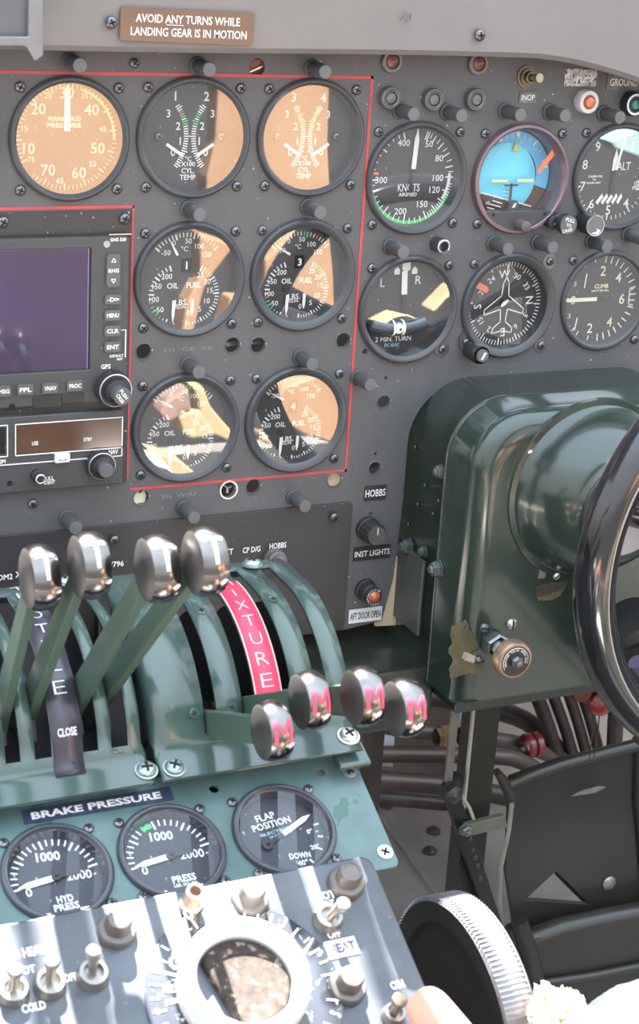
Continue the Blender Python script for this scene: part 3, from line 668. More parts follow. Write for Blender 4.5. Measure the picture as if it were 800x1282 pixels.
# amber aft door light
p = on_y(469, 748, -.018); t = thing('door_light', 'amber lamp in a ringed black holder above the AFT DOOR OPEN label', 'indicator light', (p.x, 0, p.z))
m = MB(); m.lathe([(.0090, 0), (.0090, .003), (.0072, .0035), (.0072, .007), (.0078, .0075), (.0078, .012), (.0070, .0125), (.0070, .0175), (.0064, .018), (.0050, .018)], BLACK, 24); m.obj('holder', t)
m = MB(); m.lathe([(.0052, .0170), (.0048, .0185), (.0030, .0200), (.0001, .0205)], mat('amber_dark', (.42, .10, .03), .15, coat=.9), 24); m.obj('lens', t)
m = MB()
for i in range(14):
    a = math.radians(150+i*19); add_text(m, 'PRESS TO TEST '[i] if 'PRESS TO TEST '[i] != ' ' else '.', .0061*math.sin(a), .0061*math.cos(a), .0013, -.01815, WHITE, math.degrees(a), .02)
m.obj('lettering', t)
# small push knob by the HOBBS text on the sub panel
p = on_y(350, 705, -.014); t = thing('push_button', 'small knurled round knob half hidden behind the green quadrant cover', 'knob', (p.x, -.0024, p.z))
m = MB(); m.lathe([(.0085, 0), (.0085, .003), (.0070, .0035), (.0078, .004), (.0078, .008), (.0062, .0085), (.0060, .012), (.0036, .0125)], RINGG, 40, wob=lambda a, h: 1+.03*math.sin(a*20)); m.obj('collar', t)
m = MB(); m.lathe([(.0037, .0120), (.0036, .0145), (.0001, .0150)], mat('knob_rose', (.22, .16, .15), .35), 20); m.obj('button', t)
# caging knob, altimeter knob and stubs
def sub_empty(name, g, X, Z, label=None):
    o = bpy.data.objects.new(name, None); COL.objects.link(o); o.parent = g; o.location = (X-g.location.x, 0, Z-g.location.z)
    if label: o['label'] = label
    return o
p = on_y(712, 282, -.020); t = sub_empty('caging_knob', att_g, p.x, p.z, 'grey knob reading PULL TO CAGE')
m = MB(); m.lathe([(.0060, 0), (.0060, .004), (.0040, .005), (.0040, .012), (.0075, .0125), (.0078, .013), (.0078, .0195), (.0072, .020)], BLACK, 32); m.obj('knob_body', t)
m = MB(); m.lathe([(.0072, .0200), (.0001, .0201)], mat('knob_face_grey', (.13, .13, .13), .5), 24)
add_text(m, 'PULL', .001, .0038, .0028, -.0203, WHITE, 12, .02); add_text(m, 'TO', .0, .0, .0024, -.0203, WHITE, 12, .02); add_text(m, 'CAGE', -.001, -.0040, .0026, -.0203, WHITE, -12, .02); m.obj('knob_face', t)
p = on_y(746, 283, -.020); t = sub_empty('setting_knob', alt_g, p.x, p.z)
m = MB(); m.lathe([(.0070, 0), (.0070, .006), (.0085, .0065), (.0085, .018), (.0080, .0195)], BLACK, 28); m.obj('knob_body', t)
m = MB(); m.lathe([(.0080, .0195), (.0070, .0199), (.0068, .0196), (.0001, .0196)], mat('knob_face2', (.16, .16, .16), .4), 24); m.poly([(-.004, -.006), (.002, -.004), (.001, -.002), (.005, -.0035), (.003, -.0065)], -.0198, WHITE); m.lathe([(.0081, .0193), (.0077, .0201), (.0073, .0199)], SCREWL, 28); m.obj('knob_face', t)
p = on_y(603.5, 445, -.020); t = sub_empty('setting_knob', gyro, p.x, p.z)
m = MB(); m.lathe([(.0065, 0), (.0065, .003), (.0050, .0035), (.0050, .008), (.0075, .0085), (.0075, .018), (.0066, .0195)], BLACK, 28); m.obj('knob_body', t)
m = MB(); m.lathe([(.0050, .0195), (.0050, .0215), (.0001, .0217)], POSTCAP, 20); m.poly([(-.002, -.003), (.001, .003), (.003, .002), (.0, -.003)], -.0219, WHITE); m.obj('knob_cap', t)
p = on_y(585, 428, -.002); t = thing('mounting_lug', 'small lug with a slotted screw left of the heading knob', 'bracket', (p.x, 0, p.z))
m = MB(); m.poly([(-.007, .004), (-.003, .008), (.004, .004), (.006, -.006), (.0, -.009), (-.006, -.004)], -.0015, BEZEL, .0015); m.obj('lug', t); put_screw(t, -.001, 0, -.0015, .7)
p = on_y(556, 309, -.012); t = thing('lamp_socket', 'empty round lamp socket with a bright split rim above the turn indicator', 'socket', (p.x, 0, p.z))
m = MB(); m.lathe([(.0058, 0), (.0058, .010), (.0052, .012), (.0036, .012), (.0036, .004), (.0001, .004)], SCREW, 24); m.obj('socket', t)
m = MB(); m.lathe([(.0054, .0120), (.0046, .0125), (.0040, .0121)], SCREWL, 20, a0=-2.6, a1=2.2); m.obj('split_ring', t)
p = on_y(695, 279, -.010); t = thing('stub_knob', 'small black stub beside the caging knob', 'knob', (p.x, 0, p.z)); m = MB(); m.lathe([(.0050, 0), (.0050, .009), (.0030, .010), (.0001, .010)], BLACK, 20); m.obj('stub', t)
m = MB(); m.poly([(-.001, -.0015), (.001, -.001), (.0005, .0015)], -.0102, WHITE); m.obj('index_mark', t)

# ------------------------------------------------------------------ glare shield fittings
GY = -.0345
def gpos(px, py): return on_y(px, py, GY)
p = gpos(235, 33); w = (gpos(319, 33)-gpos(152, 33)).x; h = (gpos(235, 13)-gpos(235, 54)).z
t = thing('warning_placard', 'brown placard reading AVOID ANY TURNS WHILE LANDING GEAR IS IN MOTION', 'sign', (p.x, GY-.001, p.z), (0, math.radians(.8), 0))
m = MB(); m.poly(rrect(-w/2, -h/2, w/2, h/2, .0016, 3), 0, mat('placard_brown', (.20, .115, .075), .18, coat=.6, var=.2, vscale=9), .0014); m.obj('plate', t)
m = MB(); add_text(m, 'AVOID ANY TURNS WHILE', -.0, h*.20, h*.26, -.0003, WHITE, 0, .012, w*.78); add_text(m, 'LANDING GEAR IS IN MOTION', .001, -h*.20, h*.26, -.0003, WHITE, 0, .012, w*.87)
m.poly([(-w*.165, h*.015), (-w*.035, h*.015), (-w*.035, h*.035), (-w*.165, h*.035)], -.0003, WHITE); m.obj('lettering', t)
m = MB(); m.lathe([(.0001, .0006), (.0001, .0002)], WHITE, 8)
def gscrew(px, py, r, label):
    p = gpos(px, py); t = thing('shield_screw', label, 'screw', (p.x, GY-.0002, p.z)); put('screw_head', screw_mesh('screw_head', r, SCREW), t)
gscrew(139, 28, .0040, 'crosshead screw left of the landing gear placard'); gscrew(600, 44, .0042, 'crosshead screw on the bare right part of the glare shield')
p = gpos(507, 22); t = thing('clip_loop', 'faint wire loop stuck on the middle of the glare shield', 'clip', (p.x, GY-.0006, p.z))
m = MB(); m.tube([(-.004, 0, -.002), (-.002, -.001, .002), (.003, -.001, .003), (.004, 0, -.001), (0, 0, -.0025)], .0005, RINGG, 6); m.obj('loop', t)
# grey instrument housing at the top left corner, with a turned-down lip
HM = mat('housing_grey', (.125, .125, .132), .5, var=.05); HML = mat('housing_lip', (.24, .24, .25), .35, .4, var=.1)
a = on_y(-5, 72, -.07); b = on_y(44, 62, -.07); x0, x1, z0 = a.x-.05, b.x, on_y(20, 66, -.07).z
t = thing('shield_box', 'pale grey metal box with a bright folded lip at the upper left corner', 'housing', (0, 0, 0))
m = MB(); m.box(((x0+x1)/2, -.055, z0+.062), (x1-x0, .03, .12), HM); o = m.obj('box_body', t); bevel(o, .001)
m = MB(); m.poly([(x1-.0045, z0+.12), (x1+.003, z0+.12), (x1+.004, z0-.001), (x1-.001, z0-.0045), (x1-.006, z0+.0035), (x1-.0095, z0+.0045), (x0, z0+.003), (x0, z0+.009), (x1-.0055, z0+.010)], -.0745, HML, .004); o = m.obj('folded_lip', t); bevel(o, .0008, 2)
put_screw(t, x0+.030, z0+.035, -.0705, 1.0)

# ------------------------------------------------------------------ navigation display unit
NY = -.006
def nz(px, py): return xz(px, py, NY)
UNIT = mat('unit_grey', (.070, .070, .072), .45, var=.06, dust=.1); UNITD = mat('unit_dark', (.035, .035, .036), .4, var=.06); BTN = mat('button_grey', (.115, .115, .12), .4, var=.05)
SCRN = mat('screen_violet', (.115, .075, .19), .12, var=.25, vscale=10, coat=.5)
t = thing('nav_display', 'square navigation display with a blank violet screen and a column of buttons', 'navigation unit')
fx1, fz1 = xz(166, 262); fz0 = xz(159, 604)[1]
m = MB(); m.box(((.15+fx1)/2-.0005, -.0008, (fz0+fz1)/2), (fx1-.15-.001, .0016, fz1-fz0-.001), PANEL2); m.obj('mounting_plate', t)
for px, py in ((3, 277), (155, 273)): x, z = xz(px, py); put_screw(t, x, z, -.0016, 1.1)
x0 = .15; x1, z1 = nz(161, 297); z0 = nz(158, 500)[1]; sx1, sz1_ = nz(116, 309); sz0 = nz(116, 464)[1]
plate('unit_face', rrect(x0, z0, x1, z1, .002), [rrect(x0+.004, sz0, sx1, sz1_, .0015, 3)], .006, UNIT, t, (0, NY, 0), bev=.0008)
m = MB(); m.box(((x0+sx1)/2, -.0005, (sz0+sz1_)/2), (sx1-x0, .001, sz1_-sz0+.002), SCRN); m.obj('screen', t, (0, -.0022, 0))
m = MB(); m.poly(rrect(x0, sz0, sx1, sz1_, .001, 2), 0, glass('screen_glass', 0.0)); m.obj('screen_glass', t, (0, -.0042, 0))
m = MB(); LIL = mat('screen_edge', (.42, .30, .55), .4)
m.box(((x0+sx1)/2, -.0036, sz1_-.0008), (sx1-x0, .0006, .0012), LIL); m.box((sx1-.0022, -.0036, (sz0+sz1_)/2), (.0010, .0006, sz1_-sz0), LIL); m.obj('screen_edge', t)
m = MB(); m.box(((x0+x1)/2, -.0035, z1+.0012), (x1-x0, .004, .0012), BLACK); m.box((x1+.0008, -.0035, (z0+z1)/2), (.0010, .004, z1-z0+.002), BLACK); m.box((x1-.006, -.006, z1+.0022), (.016, .0008, .0006), SCREWL); m.obj('unit_edge_shadow', t)  # top black strip paints a shadow line, side strip a dark edge
def button(px, py, wpx, hpx, s, rows=None, fs=.42, fw=.75):
    x, z = nz(px, py); w = nz(px+wpx/2, py)[0]-nz(px-wpx/2, py)[0]; h = nz(px, py-hpx/2)[1]-nz(px, py+hpx/2)[1]
    mb = MB(); mb.poly(rrect(-w/2, -h/2, w/2, h/2, min(w, h)*.22, 3), -.0022, BTN, .0026)
    if s == 'RNG':
        for sg in (1, -1):
            mb2 = [(-.0016, sg*h*.26), (.0016, sg*h*.26), (0, sg*(h*.26+.0028))]
            for i in range(3):
                A, B = Vector(mb2[i]), Vector(mb2[(i+1) % 3]); dd = (B-A).normalized(); q = Vector((-dd.y, dd.x))*.0003
                mb.poly([tuple(A+q), tuple(B+q), tuple(B-q), tuple(A-q)], -.0024, WHITE)
        add_text(mb, s, 0, 0, .0028, -.0024, WHITE, 0, .03)
    elif s: add_text(mb, s, 0, 0, h*fs, -.0024, WHITE, 0, .03, w*fw)
    o = mb.obj('button', t, (x, NY, z)); return o
button(141, 338, 17, 41, 'RNG'); button(140.5, 374, 20, 12, '-D>'); button(140, 394, 20, 13, 'MENU'); button(140, 413.5, 20, 13, 'CLR'); button(140, 433.5, 20, 13, 'ENT')
button(4, 489, 18, 13, 'MSG'); button(31, 487, 20, 13, 'FPL'); button(62, 485, 20, 13, 'VNAV'); button(93, 482, 20, 13, 'PROC')
x, z = nz(133.5, 305.5); m = MB(); m.disc(.0024, .0005, mat('sensor_beige', (.45, .42, .40), .5), 18); m.obj('light_sensor', t, (x, NY, z))
m = MB()
def ntext(m, s, px, py, hpx, wpx, Y=NY-.0003, b=.03):
    x, z = xz(px, py, Y); k = (on_y(px, py-hpx/2, Y)-on_y(px, py+hpx/2, Y)).z; w = (on_y(px+wpx/2, py, Y)-on_y(px-wpx/2, py, Y)).x; q = MB(); add_text(q, s, x, z, k, Y, WHITE, 0, b, w); q.obj('lettering', t)
ntext(m, 'GNS 530', 148, 300, 4.5, 20); ntext(m, 'GPS', 132.5, 459, 6, 12); ntext(m, 'DEFAULT', 146, 445.5, 3.6, 17); ntext(m, 'NAV', 150, 449.5, 3.4, 7)
for q in (((152, 413), (157, 413)), ((157, 413), (157, 447))):
    A, B = nz(*q[0]), nz(*q[1]); m.box(((A[0]+B[0])/2, NY-.0003, (A[1]+B[1])/2), (abs(A[0]-B[0])+.0004, .0001, abs(A[1]-B[1])+.0004), WHITE)
m.obj('bracket_line', t)
m = MB(); A = nz(43, 503); B = nz(75, 502)
m.box(((A[0]+B[0])/2, NY-.0003, A[1]), (B[0]-A[0]+.002, .0012, .0085), UNITD); m.box(((A[0]+B[0])/2+.0185, NY-.0001, A[1]+.001), (.016, .0010, .0070), UNITD); m.obj('card_slot', t)
x, z = nz(15, 509); m = MB(); m.disc(.0022, .0002, DEEP, 16); m.obj('screw_hole', t, (x, NY-.0002, z))
def dual_knob(parent, px, py, r1, r2, r3, l1, l2, l3, txt=None):
    p = on_y(px, py, -(l3+.006)); o = bpy.data.objects.new('dual_knob', None); COL.objects.link(o); o.parent = parent; o.location = (p.x, -.006, p.z)
    kn = lambda n, amp: (lambda a, h: 1+amp*math.sin(a*n))
    m = MB(); m.lathe([(r1, 0), (r1, l1*.8), (r1*.95, l1), (r2, l1)], UNITD, 96, wob=kn(24, .02)); m.lathe([(r1*.96, l1), (r1*.90, l1+.0002), (r1*.88, l1)], SCREWL, 40); m.obj('outer_knob', o)
    m = MB(); m.lathe([(r2, l1), (r2, l2*.95), (r3, l2)], BLACK, 96, wob=kn(20, .03)); m.obj('inner_knob', o)
    m = MB(); m.lathe([(r3, l2-.001), (r3, l3-.0004), (r3*.93, l3), (.0001, l3+.0001)], BTN, 40)
    if txt: add_text(m, txt[0], .0005, .0018, .0026, -(l3+.0004), WHITE, 55, .03); add_text(m, txt[1], -.002, -.0012, .0026, -(l3+.0004), WHITE, 55, .03)
    m.obj('knob_cap', o); return o
dual_knob(t, 154, 497, .0125, .0088, .0062, .010, .017, .026, ('PUSH', 'CRSR'))

# ------------------------------------------------------------------ navigation radio below it
t = thing('nav_radio', 'dark radio with a brown display window reading USE and STBY and a NAV legend', 'radio')
RY = -.008
def rz(px, py): return xz(px, py, RY)
x1, z1 = rz(156, 513); z0 = rz(154, 605)[1]
wx0, wz0 = rz(20, 566); wx1, wz1 = rz(153, 521)
m = MB(); m.poly(rrect(.15, z0, x1, z1, .0015, 3), RY, UNIT, .008); o = m.obj('radio_face', t); bevel(o, .0006, 1)
WIN = mat('display_brown', (.115, .062, .040), .12, coat=.6, var=.25, vscale=12)
wz0 = rz(90, 563)[1]-.0; wz1 = rz(90, 528)[1]
m = MB(); m.box(((wx0+wx1)/2, RY-.0002, (wz0+wz1)/2), (wx1-wx0, .0008, wz1-wz0), WIN); m.obj('display_window', t)
m = MB()
def frame_line(m, x0, z0, x1, z1, w=.0007, y=RY-.0008):
    for c, s in (((x0+x1)/2, z1), (x1-x0+w, w)), (((x0+x1)/2, z0), (x1-x0+w, w)): m.box((c[0] if isinstance(c, tuple) else c, y, s[1] if False else c[1] if isinstance(c, tuple) else 0), (s[0], .0004, s[1]), WHITE) if isinstance(c, tuple) else None
def ol(m, x0, z0, x1, z1, w=.0007, y=RY-.0008):
    m.box(((x0+x1)/2, y, z1), (x1-x0+w, .0004, w), WHITE); m.box(((x0+x1)/2, y, z0), (x1-x0+w, .0004, w), WHITE)
    m.box((x0, y, (z0+z1)/2), (w, .0004, z1-z0), WHITE); m.box((x1, y, (z0+z1)/2), (w, .0004, z1-z0), WHITE)
ol(m, wx0-.0005, wz0-.001, wx1, wz1+.001); ol(m, .15, wz0-.001, rz(9, 540)[0], wz1+.001)
zz = rz(90, 575)[1]; m.box(((.15+wx1)/2, RY-.0008, zz), (wx1-.15, .0004, .0007), WHITE); m.box((wx1, RY-.0008, (zz+wz0)/2), (.0007, .0004, wz0-zz), WHITE)
m.obj('white_outlines', t)
m = MB(); m.box(((.15+rz(6, 540)[0])/2, RY-.0002, (wz0+wz1)/2), (rz(6, 540)[0]-.15, .0008, wz1-wz0-.002), DEEP); m.obj('second_window', t)
m = MB()
ntext(m, 'USE', 44, 555, 5, 8, RY-.0012); ntext(m, 'STBY', 110, 550, 4.6, 11, RY-.0012); ntext(m, 'NAV', 142, 565.5, 6, 12, RY-.0004); ntext(m, 'COM', 0, 578, 5.5, 14, RY-.0004); ntext(m, 'PULL', 61, 599, 5, 13, RY-.0004); ntext(m, 'IDENT', 62, 604, 4.5, 14, RY-.0004)
x, z = rz(77, 572); m = MB(); m.poly(rrect(-.0055, -.0036, .0055, .0036, .0012, 3), -.003, mat('button_white', (.75, .75, .75), .4), .003); add_text(m, '<->', 0, -.0012, .0014, -.0032, DEEP, 0, .02, .006); o = m.obj('swap_button', t, (x, RY, z)); bevel(o, .0006, 2)
dual_knob(t, 134, 590, .0105, .0078, .0052, .009, .014, .020)
p = on_y(51, 600, -.018); m = MB(); m.lathe([(.0045, 0), (.0045, .004), (.0030, .0045), (.0036, .005), (.0036, .010), (.0001, .0101)], UNITD, 20); m.lathe([(.0037, .0098), (.0030, .0104), (.0026, .0102)], SCREWL, 20); m.obj('ident_knob', t, (p.x, RY, p.z))
for px, py in ((12, 605),): x, z = rz(px, py); MB().disc(.0020, .0003, DEEP, 14).obj('screw_hole', t, (x, RY, z))
# ------------------------------------------------------------------ centre pedestal
YC, ZC, RC = -0.2304, 0.5245, 0.0794
NT = math.radians(27); PN = Vector((0, -math.sin(NT), math.cos(NT))); PO = Vector((0.3543, -0.3488, 0.5029)); PD = Vector((0, -math.cos(NT), -math.sin(NT)))
PR = (-(PI/2-NT), 0, 0)                                   # rotation that turns local -Y to the plate's normal
def psc(px, py, up=0.0): return on_p(px, py, PO+PN*up, PN)
def prof_pts():
    P = [(-0.186, 0.592), (-0.1885, 0.6015), (-0.206, 0.6045)]
    for a in range(95, 27, -4): t = math.radians(a); P.append((YC-RC*math.cos(t), ZC+RC*math.sin(t)))
    # concave fillet into the flange, which slopes 22 degrees down towards the seats
    e0 = P[-1]
    P += [(e0[0]-.0030, e0[1]-.0065), (-0.3045, 0.5480), (-0.3062, 0.5432), (-0.3085, 0.5402), (-0.3115, 0.5384), (-0.3170, 0.5361), (-0.3235, 0.5335), (-0.3238, 0.5318)]
    return P
PF = prof_pts(); NP = len(PF)
CUM = [0]
for i in range(1, NP): CUM.append(CUM[-1]+math.dist(PF[i], PF[i-1]))
def pf_at(s):
    s = max(0, min(CUM[-1], s))
    i = max(j for j in range(NP-1) if CUM[j] <= s+1e-9); f = (s-CUM[i])/(CUM[i+1]-CUM[i]); a, b = PF[i], PF[i+1]
    t = Vector((b[0]-a[0], b[1]-a[1])).normalized(); n = Vector((t.y, -t.x))
    return (a[0]*(1-f)+b[0]*f, a[1]*(1-f)+b[1]*f), n
def nrm_i(i):
    a = PF[max(i-1, 0)]; b = PF[min(i+1, NP-1)]; t = Vector((b[0]-a[0], b[1]-a[1])).normalized()
    return Vector((t.y, -t.x))
SLOT_A, SLOT_B = 2, NP-7                                   # profile cells cut out in a slot
def cover(parent, x0, x1, slots, round_l, round_r, name):
    xs = {x0, x1}
    for a, b in slots: xs |= {a, b}
    for k in range(1, 6):
        if round_l: xs.add(x0+.008*k/5)
        if round_r: xs.add(x1-.008*k/5)
    xs = sorted(xs); mb = MB(); vs = []
    for x in xs:
        d = 0.0
        for on, e in ((round_l, x-x0), (round_r, x1-x)):
            if on and e < .008: d = max(d, .008-math.sqrt(max(0, .008**2-(.008-e)**2)))
        for i in range(NP):
            n = nrm_i(i); k = d if 3 <= i <= NP-7 else d*.15
            vs.append((x, PF[i][0]-n.x*k, PF[i][1]-n.y*k))
    fs = []
    for c in range(len(xs)-1):
        xm = (xs[c]+xs[c+1])/2; inslot = any(a < xm < b for a, b in slots)
        for i in range(NP-1):
            if inslot and SLOT_A <= i < SLOT_B: continue
            fs.append((c*NP+i, (c+1)*NP+i, (c+1)*NP+i+1, c*NP+i+1))
    # side walls
    for on, x, c in ((round_l, x0, 0), (round_r, x1, len(xs)-1)):
        if on:
            b = len(vs)
            for i in range(NP): p = vs[c*NP+i]; q = Vector((YC-.02-p[1], ZC-.03-p[2])); q = q.normalized()*.02; vs.append((x, p[1]+q.x, p[2]+q.y))
            for i in range(3, NP-7): fs.append((c*NP+i, c*NP+i+1, b+i+1, b+i) if x == x0 else (c*NP+i+1, c*NP+i, b+i, b+i+1))
    mb.add(vs, fs, GREEN, True); o = mb.obj(name, parent)
    s = o.modifiers.new('thick', 'SOLIDIFY'); s.thickness = .0022; s.offset = 1; return o
def strip(parent, x0, x1, s0, s1, m, name, lift=.0007, edge=None, n=26):
    mb = MB(); vs = []
    for k in range(n+1):
        (y, z), nn = pf_at(s0+(s1-s0)*k/n)
        for x in (x0, x1): vs.append((x, y+nn.x*lift, z+nn.y*lift))
    mb.add(vs, [(2*k, 2*k+1, 2*k+3, 2*k+2) for k in range(n)], m, True)
    if edge:
        for xa, xb in ((x0-.0004, x0+.0004), (x1-.0004, x1+.0004)):
            ev = []
            for k in range(n+1):
                (y, z), nn = pf_at(s0+(s1-s0)*k/n); ev += [(xa, y+nn.x*(lift+.0002), z+nn.y*(lift+.0002)), (xb, y+nn.x*(lift+.0002), z+nn.y*(lift+.0002))]
            mb.add(ev, [(2*k, 2*k+1, 2*k+3, 2*k+2) for k in range(n)], edge, True)
    o = mb.obj(name, parent); sd = o.modifiers.new('thick', 'SOLIDIFY'); sd.thickness = lift*.9; sd.offset = 1; return o
def s_of(px, py, X):
    """arc length on the profile of the point a pixel shows at width X"""
    d = ray(px, py); best = None
    for k in range(400):
        s = CUM[-1]*k/399; (y, z), n = pf_at(s); P = Vector((X, y, z)); q = CAM+d*((P-CAM).dot(d)/d.dot(d)); e = (q-P).length
        if best is None or e < best[0]: best = (e, s)
    return best[1]
def surf_fn(lift):
    def f(u, s):                                            # u = world x, s = -(arc length)
        (y, z), n = pf_at(-s); return (u, y+n.x*lift, z+n.y*lift)
    return f
# throttle side module
tq = thing('throttle_quadrant', 'curved green metal cover with four lever slots and a black placard reading THROTTLE CLOSE', 'throttle quadrant')
SA, SB, SCc, SD = (.2065, .2150), (.2228, .2325), (.2501, .2589), (.2663, .2761)
cover(tq, .1700, .2860, [(.176, .186), SA, SB, SCc, SD], False, True, 'quadrant_cover')
THR = mat('throttle_placard', (.045, .040, .055), .3, coat=.3, var=.15)
strip(tq, .2329, .2497, CUM[3], CUM[NP-5]+.003, THR, 'throttle_placard', .0009)
m = MB(); f = surf_fn(.0013)
sE = s_of(68, 863, .241); sC = s_of(76, 917, .241)
for i, ch in enumerate('THROTTLE'): add_text(m, ch, .2412, -(sE-(7-i)*.0135), .0074, 0, WHITE, 0, -.02, .0070 if ch != 'I' else None, fn=f)
add_text(m, 'CLOSE', .2415, -sC, .0046, 0, WHITE, 0, .02, .0108, fn=f); m.obj('placard_lettering', tq)
# mixture side module
mq = thing('mixture_quadrant', 'curved green metal cover with four lever slots and a red placard reading MIXTURE', 'mixture quadrant')
MS = [(.3218, .3298), (.3455, .3540), (.3707, .3776), (.3918, .3999)]
cover(mq, .2905, .4135, MS, True, False, 'quadrant_cover')
strip(mq, .3543, .3704, CUM[3], CUM[NP-5], PINKST, 'mixture_placard', .0009, mat('placard_edge', (.8, .45, .45), .5))
m = MB(); sE = s_of(325, 853, .362)
for i, ch in enumerate('MIXTURE'): add_text(m, ch, .3626, -(sE-(6-i)*.0130), .0078, 0, mat('pale_pink', (.85, .62, .62), .5), 0, -.02, None if ch == 'I' else .0072, fn=f)
m.obj('placard_lettering', mq)
def surf_screw(parent, px, py, X, meshes=None, sc=1.0, name='screw', lift=0.0):
    s = s_of(px, py, X); (y, z), n = pf_at(s); v = Vector((0, n.x, n.y)); q = Vector((0, -1, 0)).rotation_difference(v)
    o = put(name, random.choice(meshes or SCR), parent, (X, y+n.x*lift, z+n.y*lift)); o.rotation_mode = 'QUATERNION'; o.rotation_quaternion = q @ Matrix.Rotation(random.random()*3, 4, 'Y').to_quaternion(); o.scale = (sc,)*3; return o
FLATG = [screw_mesh('flat_screw', .0030, GREEN, countersunk=True)]
for px, py, X in ((252, 765, .337), (237, 893, .316), (286, 886, .339), (347, 747, .384)): surf_screw(mq, px, py, X, FLATG, 1.0, 'flat_screw', .0003)
BOLT = [screw_mesh('cover_bolt', .0062, SCREWL, washer=.0074)]
BOLTG = screw_mesh('cover_bolt', .0062, mat('bolt_greenish', (.34, .40, .38), .3, .7, var=.2), washer=.0072)
for par, px, py, X in ((tq, 183, 965, .2815), (mq, 218, 962, .2985), (mq, 436, 922, .4075), (mq, 338, 940, .352)):
    fn_ = Vector((0, -math.sin(math.radians(22)), math.cos(math.radians(22)))); P = on_p(px, py, Vector((0, -.302, .5421)), fn_)
    o = put('cover_bolt', BOLT[0] if par is mq and px > 300 else BOLTG, par, P); o.rotation_mode = 'QUATERNION'; o.rotation_quaternion = Vector((0, -1, 0)).rotation_difference(fn_) @ Matrix.Rotation(.5+px, 4, 'Y').to_quaternion(); o.scale = (.92,)*3
for par, px, py in ((mq, 316, 707), (tq, 80, 729), (tq, 209, 737)):
    P = on_z(px, py, .606); o = put('cover_bolt', BOLTG, par, P, (-PI/2, 0, .4)); o.scale = (.9,)*3
# pedestal body below the covers
pd = thing('centre_pedestal', 'green centre pedestal box carrying the lever covers and the brake gauge plate', 'pedestal')
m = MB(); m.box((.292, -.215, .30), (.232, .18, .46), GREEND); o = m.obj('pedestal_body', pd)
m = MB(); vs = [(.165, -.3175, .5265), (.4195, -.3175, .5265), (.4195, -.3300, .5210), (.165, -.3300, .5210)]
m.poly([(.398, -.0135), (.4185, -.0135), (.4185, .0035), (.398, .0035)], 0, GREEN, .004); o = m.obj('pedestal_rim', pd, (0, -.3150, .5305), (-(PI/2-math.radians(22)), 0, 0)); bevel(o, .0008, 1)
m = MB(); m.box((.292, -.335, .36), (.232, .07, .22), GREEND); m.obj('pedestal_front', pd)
m = MB(); m.box((.292, -.215, .5315), (.236, .16, .004), BLACK); m.box((.288, -.155, .565), (.003, .10, .06), DEEP)
m.obj('lever_bay', pd)
# dark lever sectors seen through the slots
for X in (.2105, .2277, .2545, .2712, .3258, .3497, .3742, .3958):
    m = MB(); P = [(YC, ZC+.008)]
    for a in range(24, 150, 9): t = math.radians(a); P.append((YC-(RC-.018)*math.cos(t), ZC+(RC-.018)*math.sin(t)))
    m.add([(X-.0015, y, z) for y, z in P]+[(X+.0015, y, z) for y, z in P], [tuple(range(len(P))), tuple(range(2*len(P)-1, len(P)-1, -1))]+[(i, i+len(P), (i+1) % len(P)+len(P), (i+1) % len(P)) for i in range(len(P))], BLACK)
    m.obj('lever_sector', pd)
# ------------------------------------------------------------------ levers and knobs
def blade(parent, pts, m, th=.0056, name='lever_arm'):
    """pts: list of (centre, half width vector) along the blade; it stands in planes across X"""
    vs = []; n = len(pts)
    for c, w in pts:
        for s in (-1, 1):
            for u in (-1, 1): vs.append((c.x+s*th/2, c.y+u*w.y, c.z+u*w.z))
    fs = []
    for i in range(n-1):
        a = i*4; b = a+4; fs += [(a, a+1, b+1, b), (a+3, a+2, b+2, b+3), (a+1, a+3, b+3, b+1), (a+2, a, b, b+2)]
    fs += [(0, 2, 3, 1), (n*4-4, n*4-3, n*4-1, n*4-2)]
    mb = MB(); mb.add(vs, fs, m); o = mb.obj(name, parent); bevel(o, .0006, 1); return o
def lever_knob(parent, c, R, w, letter, inlay, elev, scale_txt=1.0):
    """wheel-shaped metal knob, axis along X, with a letter let into its rim"""
    T = Matrix.Translation(c) @ Matrix.Rotation(-PI/2, 4, 'Z')         # local -Y to world -X
    prof = [(.0001, w*.50), (R*.80, w*.50), (R*.90, w*.44), (R*.965, w*.26), (R, 0), (R*.965, -w*.26), (R*.90, -w*.44), (R*.80, -w*.50), (.0001, -w*.50)]
    mb = MB(); mb.lathe(prof[:3], KNOBSIDE, 40, T); mb.obj('knob_side', parent)
    mb = MB(); mb.lathe(prof[2:], CHROME, 48, T); mb.obj('knob_rim', parent)
    def fn(u, s):
        rr = R*(1-.035*(u/(w*.26))**2*1.0) if abs(u) < w*.5 else R*.9
        a = elev+s/R; return (c.x+u, c.y-(rr+.0003)*math.cos(a), c.z+(rr+.0003)*math.sin(a))
    mb = MB()
    if letter == 'M': strokes = [((-.40, -.5), (-.40, .5)), ((-.40, .5), (0, -.05)), ((0, -.05), (.40, .5)), ((.40, .5), (.40, -.5))]
    else: strokes = [((0, -.5), (0, .5)), ((-.38, .5), (.38, .5))]
    H = .0125*scale_txt; Wd = w*.74; sw = .00095
    for a, b in strokes:
        A = Vector((a[0]*Wd, a[1]*H)); B = Vector((b[0]*Wd, b[1]*H)); d = (B-A).normalized(); q = Vector((-d.y, d.x))*sw; A = A-d*sw*.6; B = B+d*sw*.6; n = 8
        vs = []
        for k in range(n+1):
            P = A+(B-A)*k/n
            for sgn in (-1, 1): Q = P+q*sgn; vs.append(fn(Q.x, Q.y))
        mb.add(vs, [(2*k, 2*k+1, 2*k+3, 2*k+2) for k in range(n)], inlay)
    o = mb.obj('letter_inlay', parent); sd = o.modifiers.new('thick', 'SOLIDIFY'); sd.thickness = .0006; sd.offset = 1
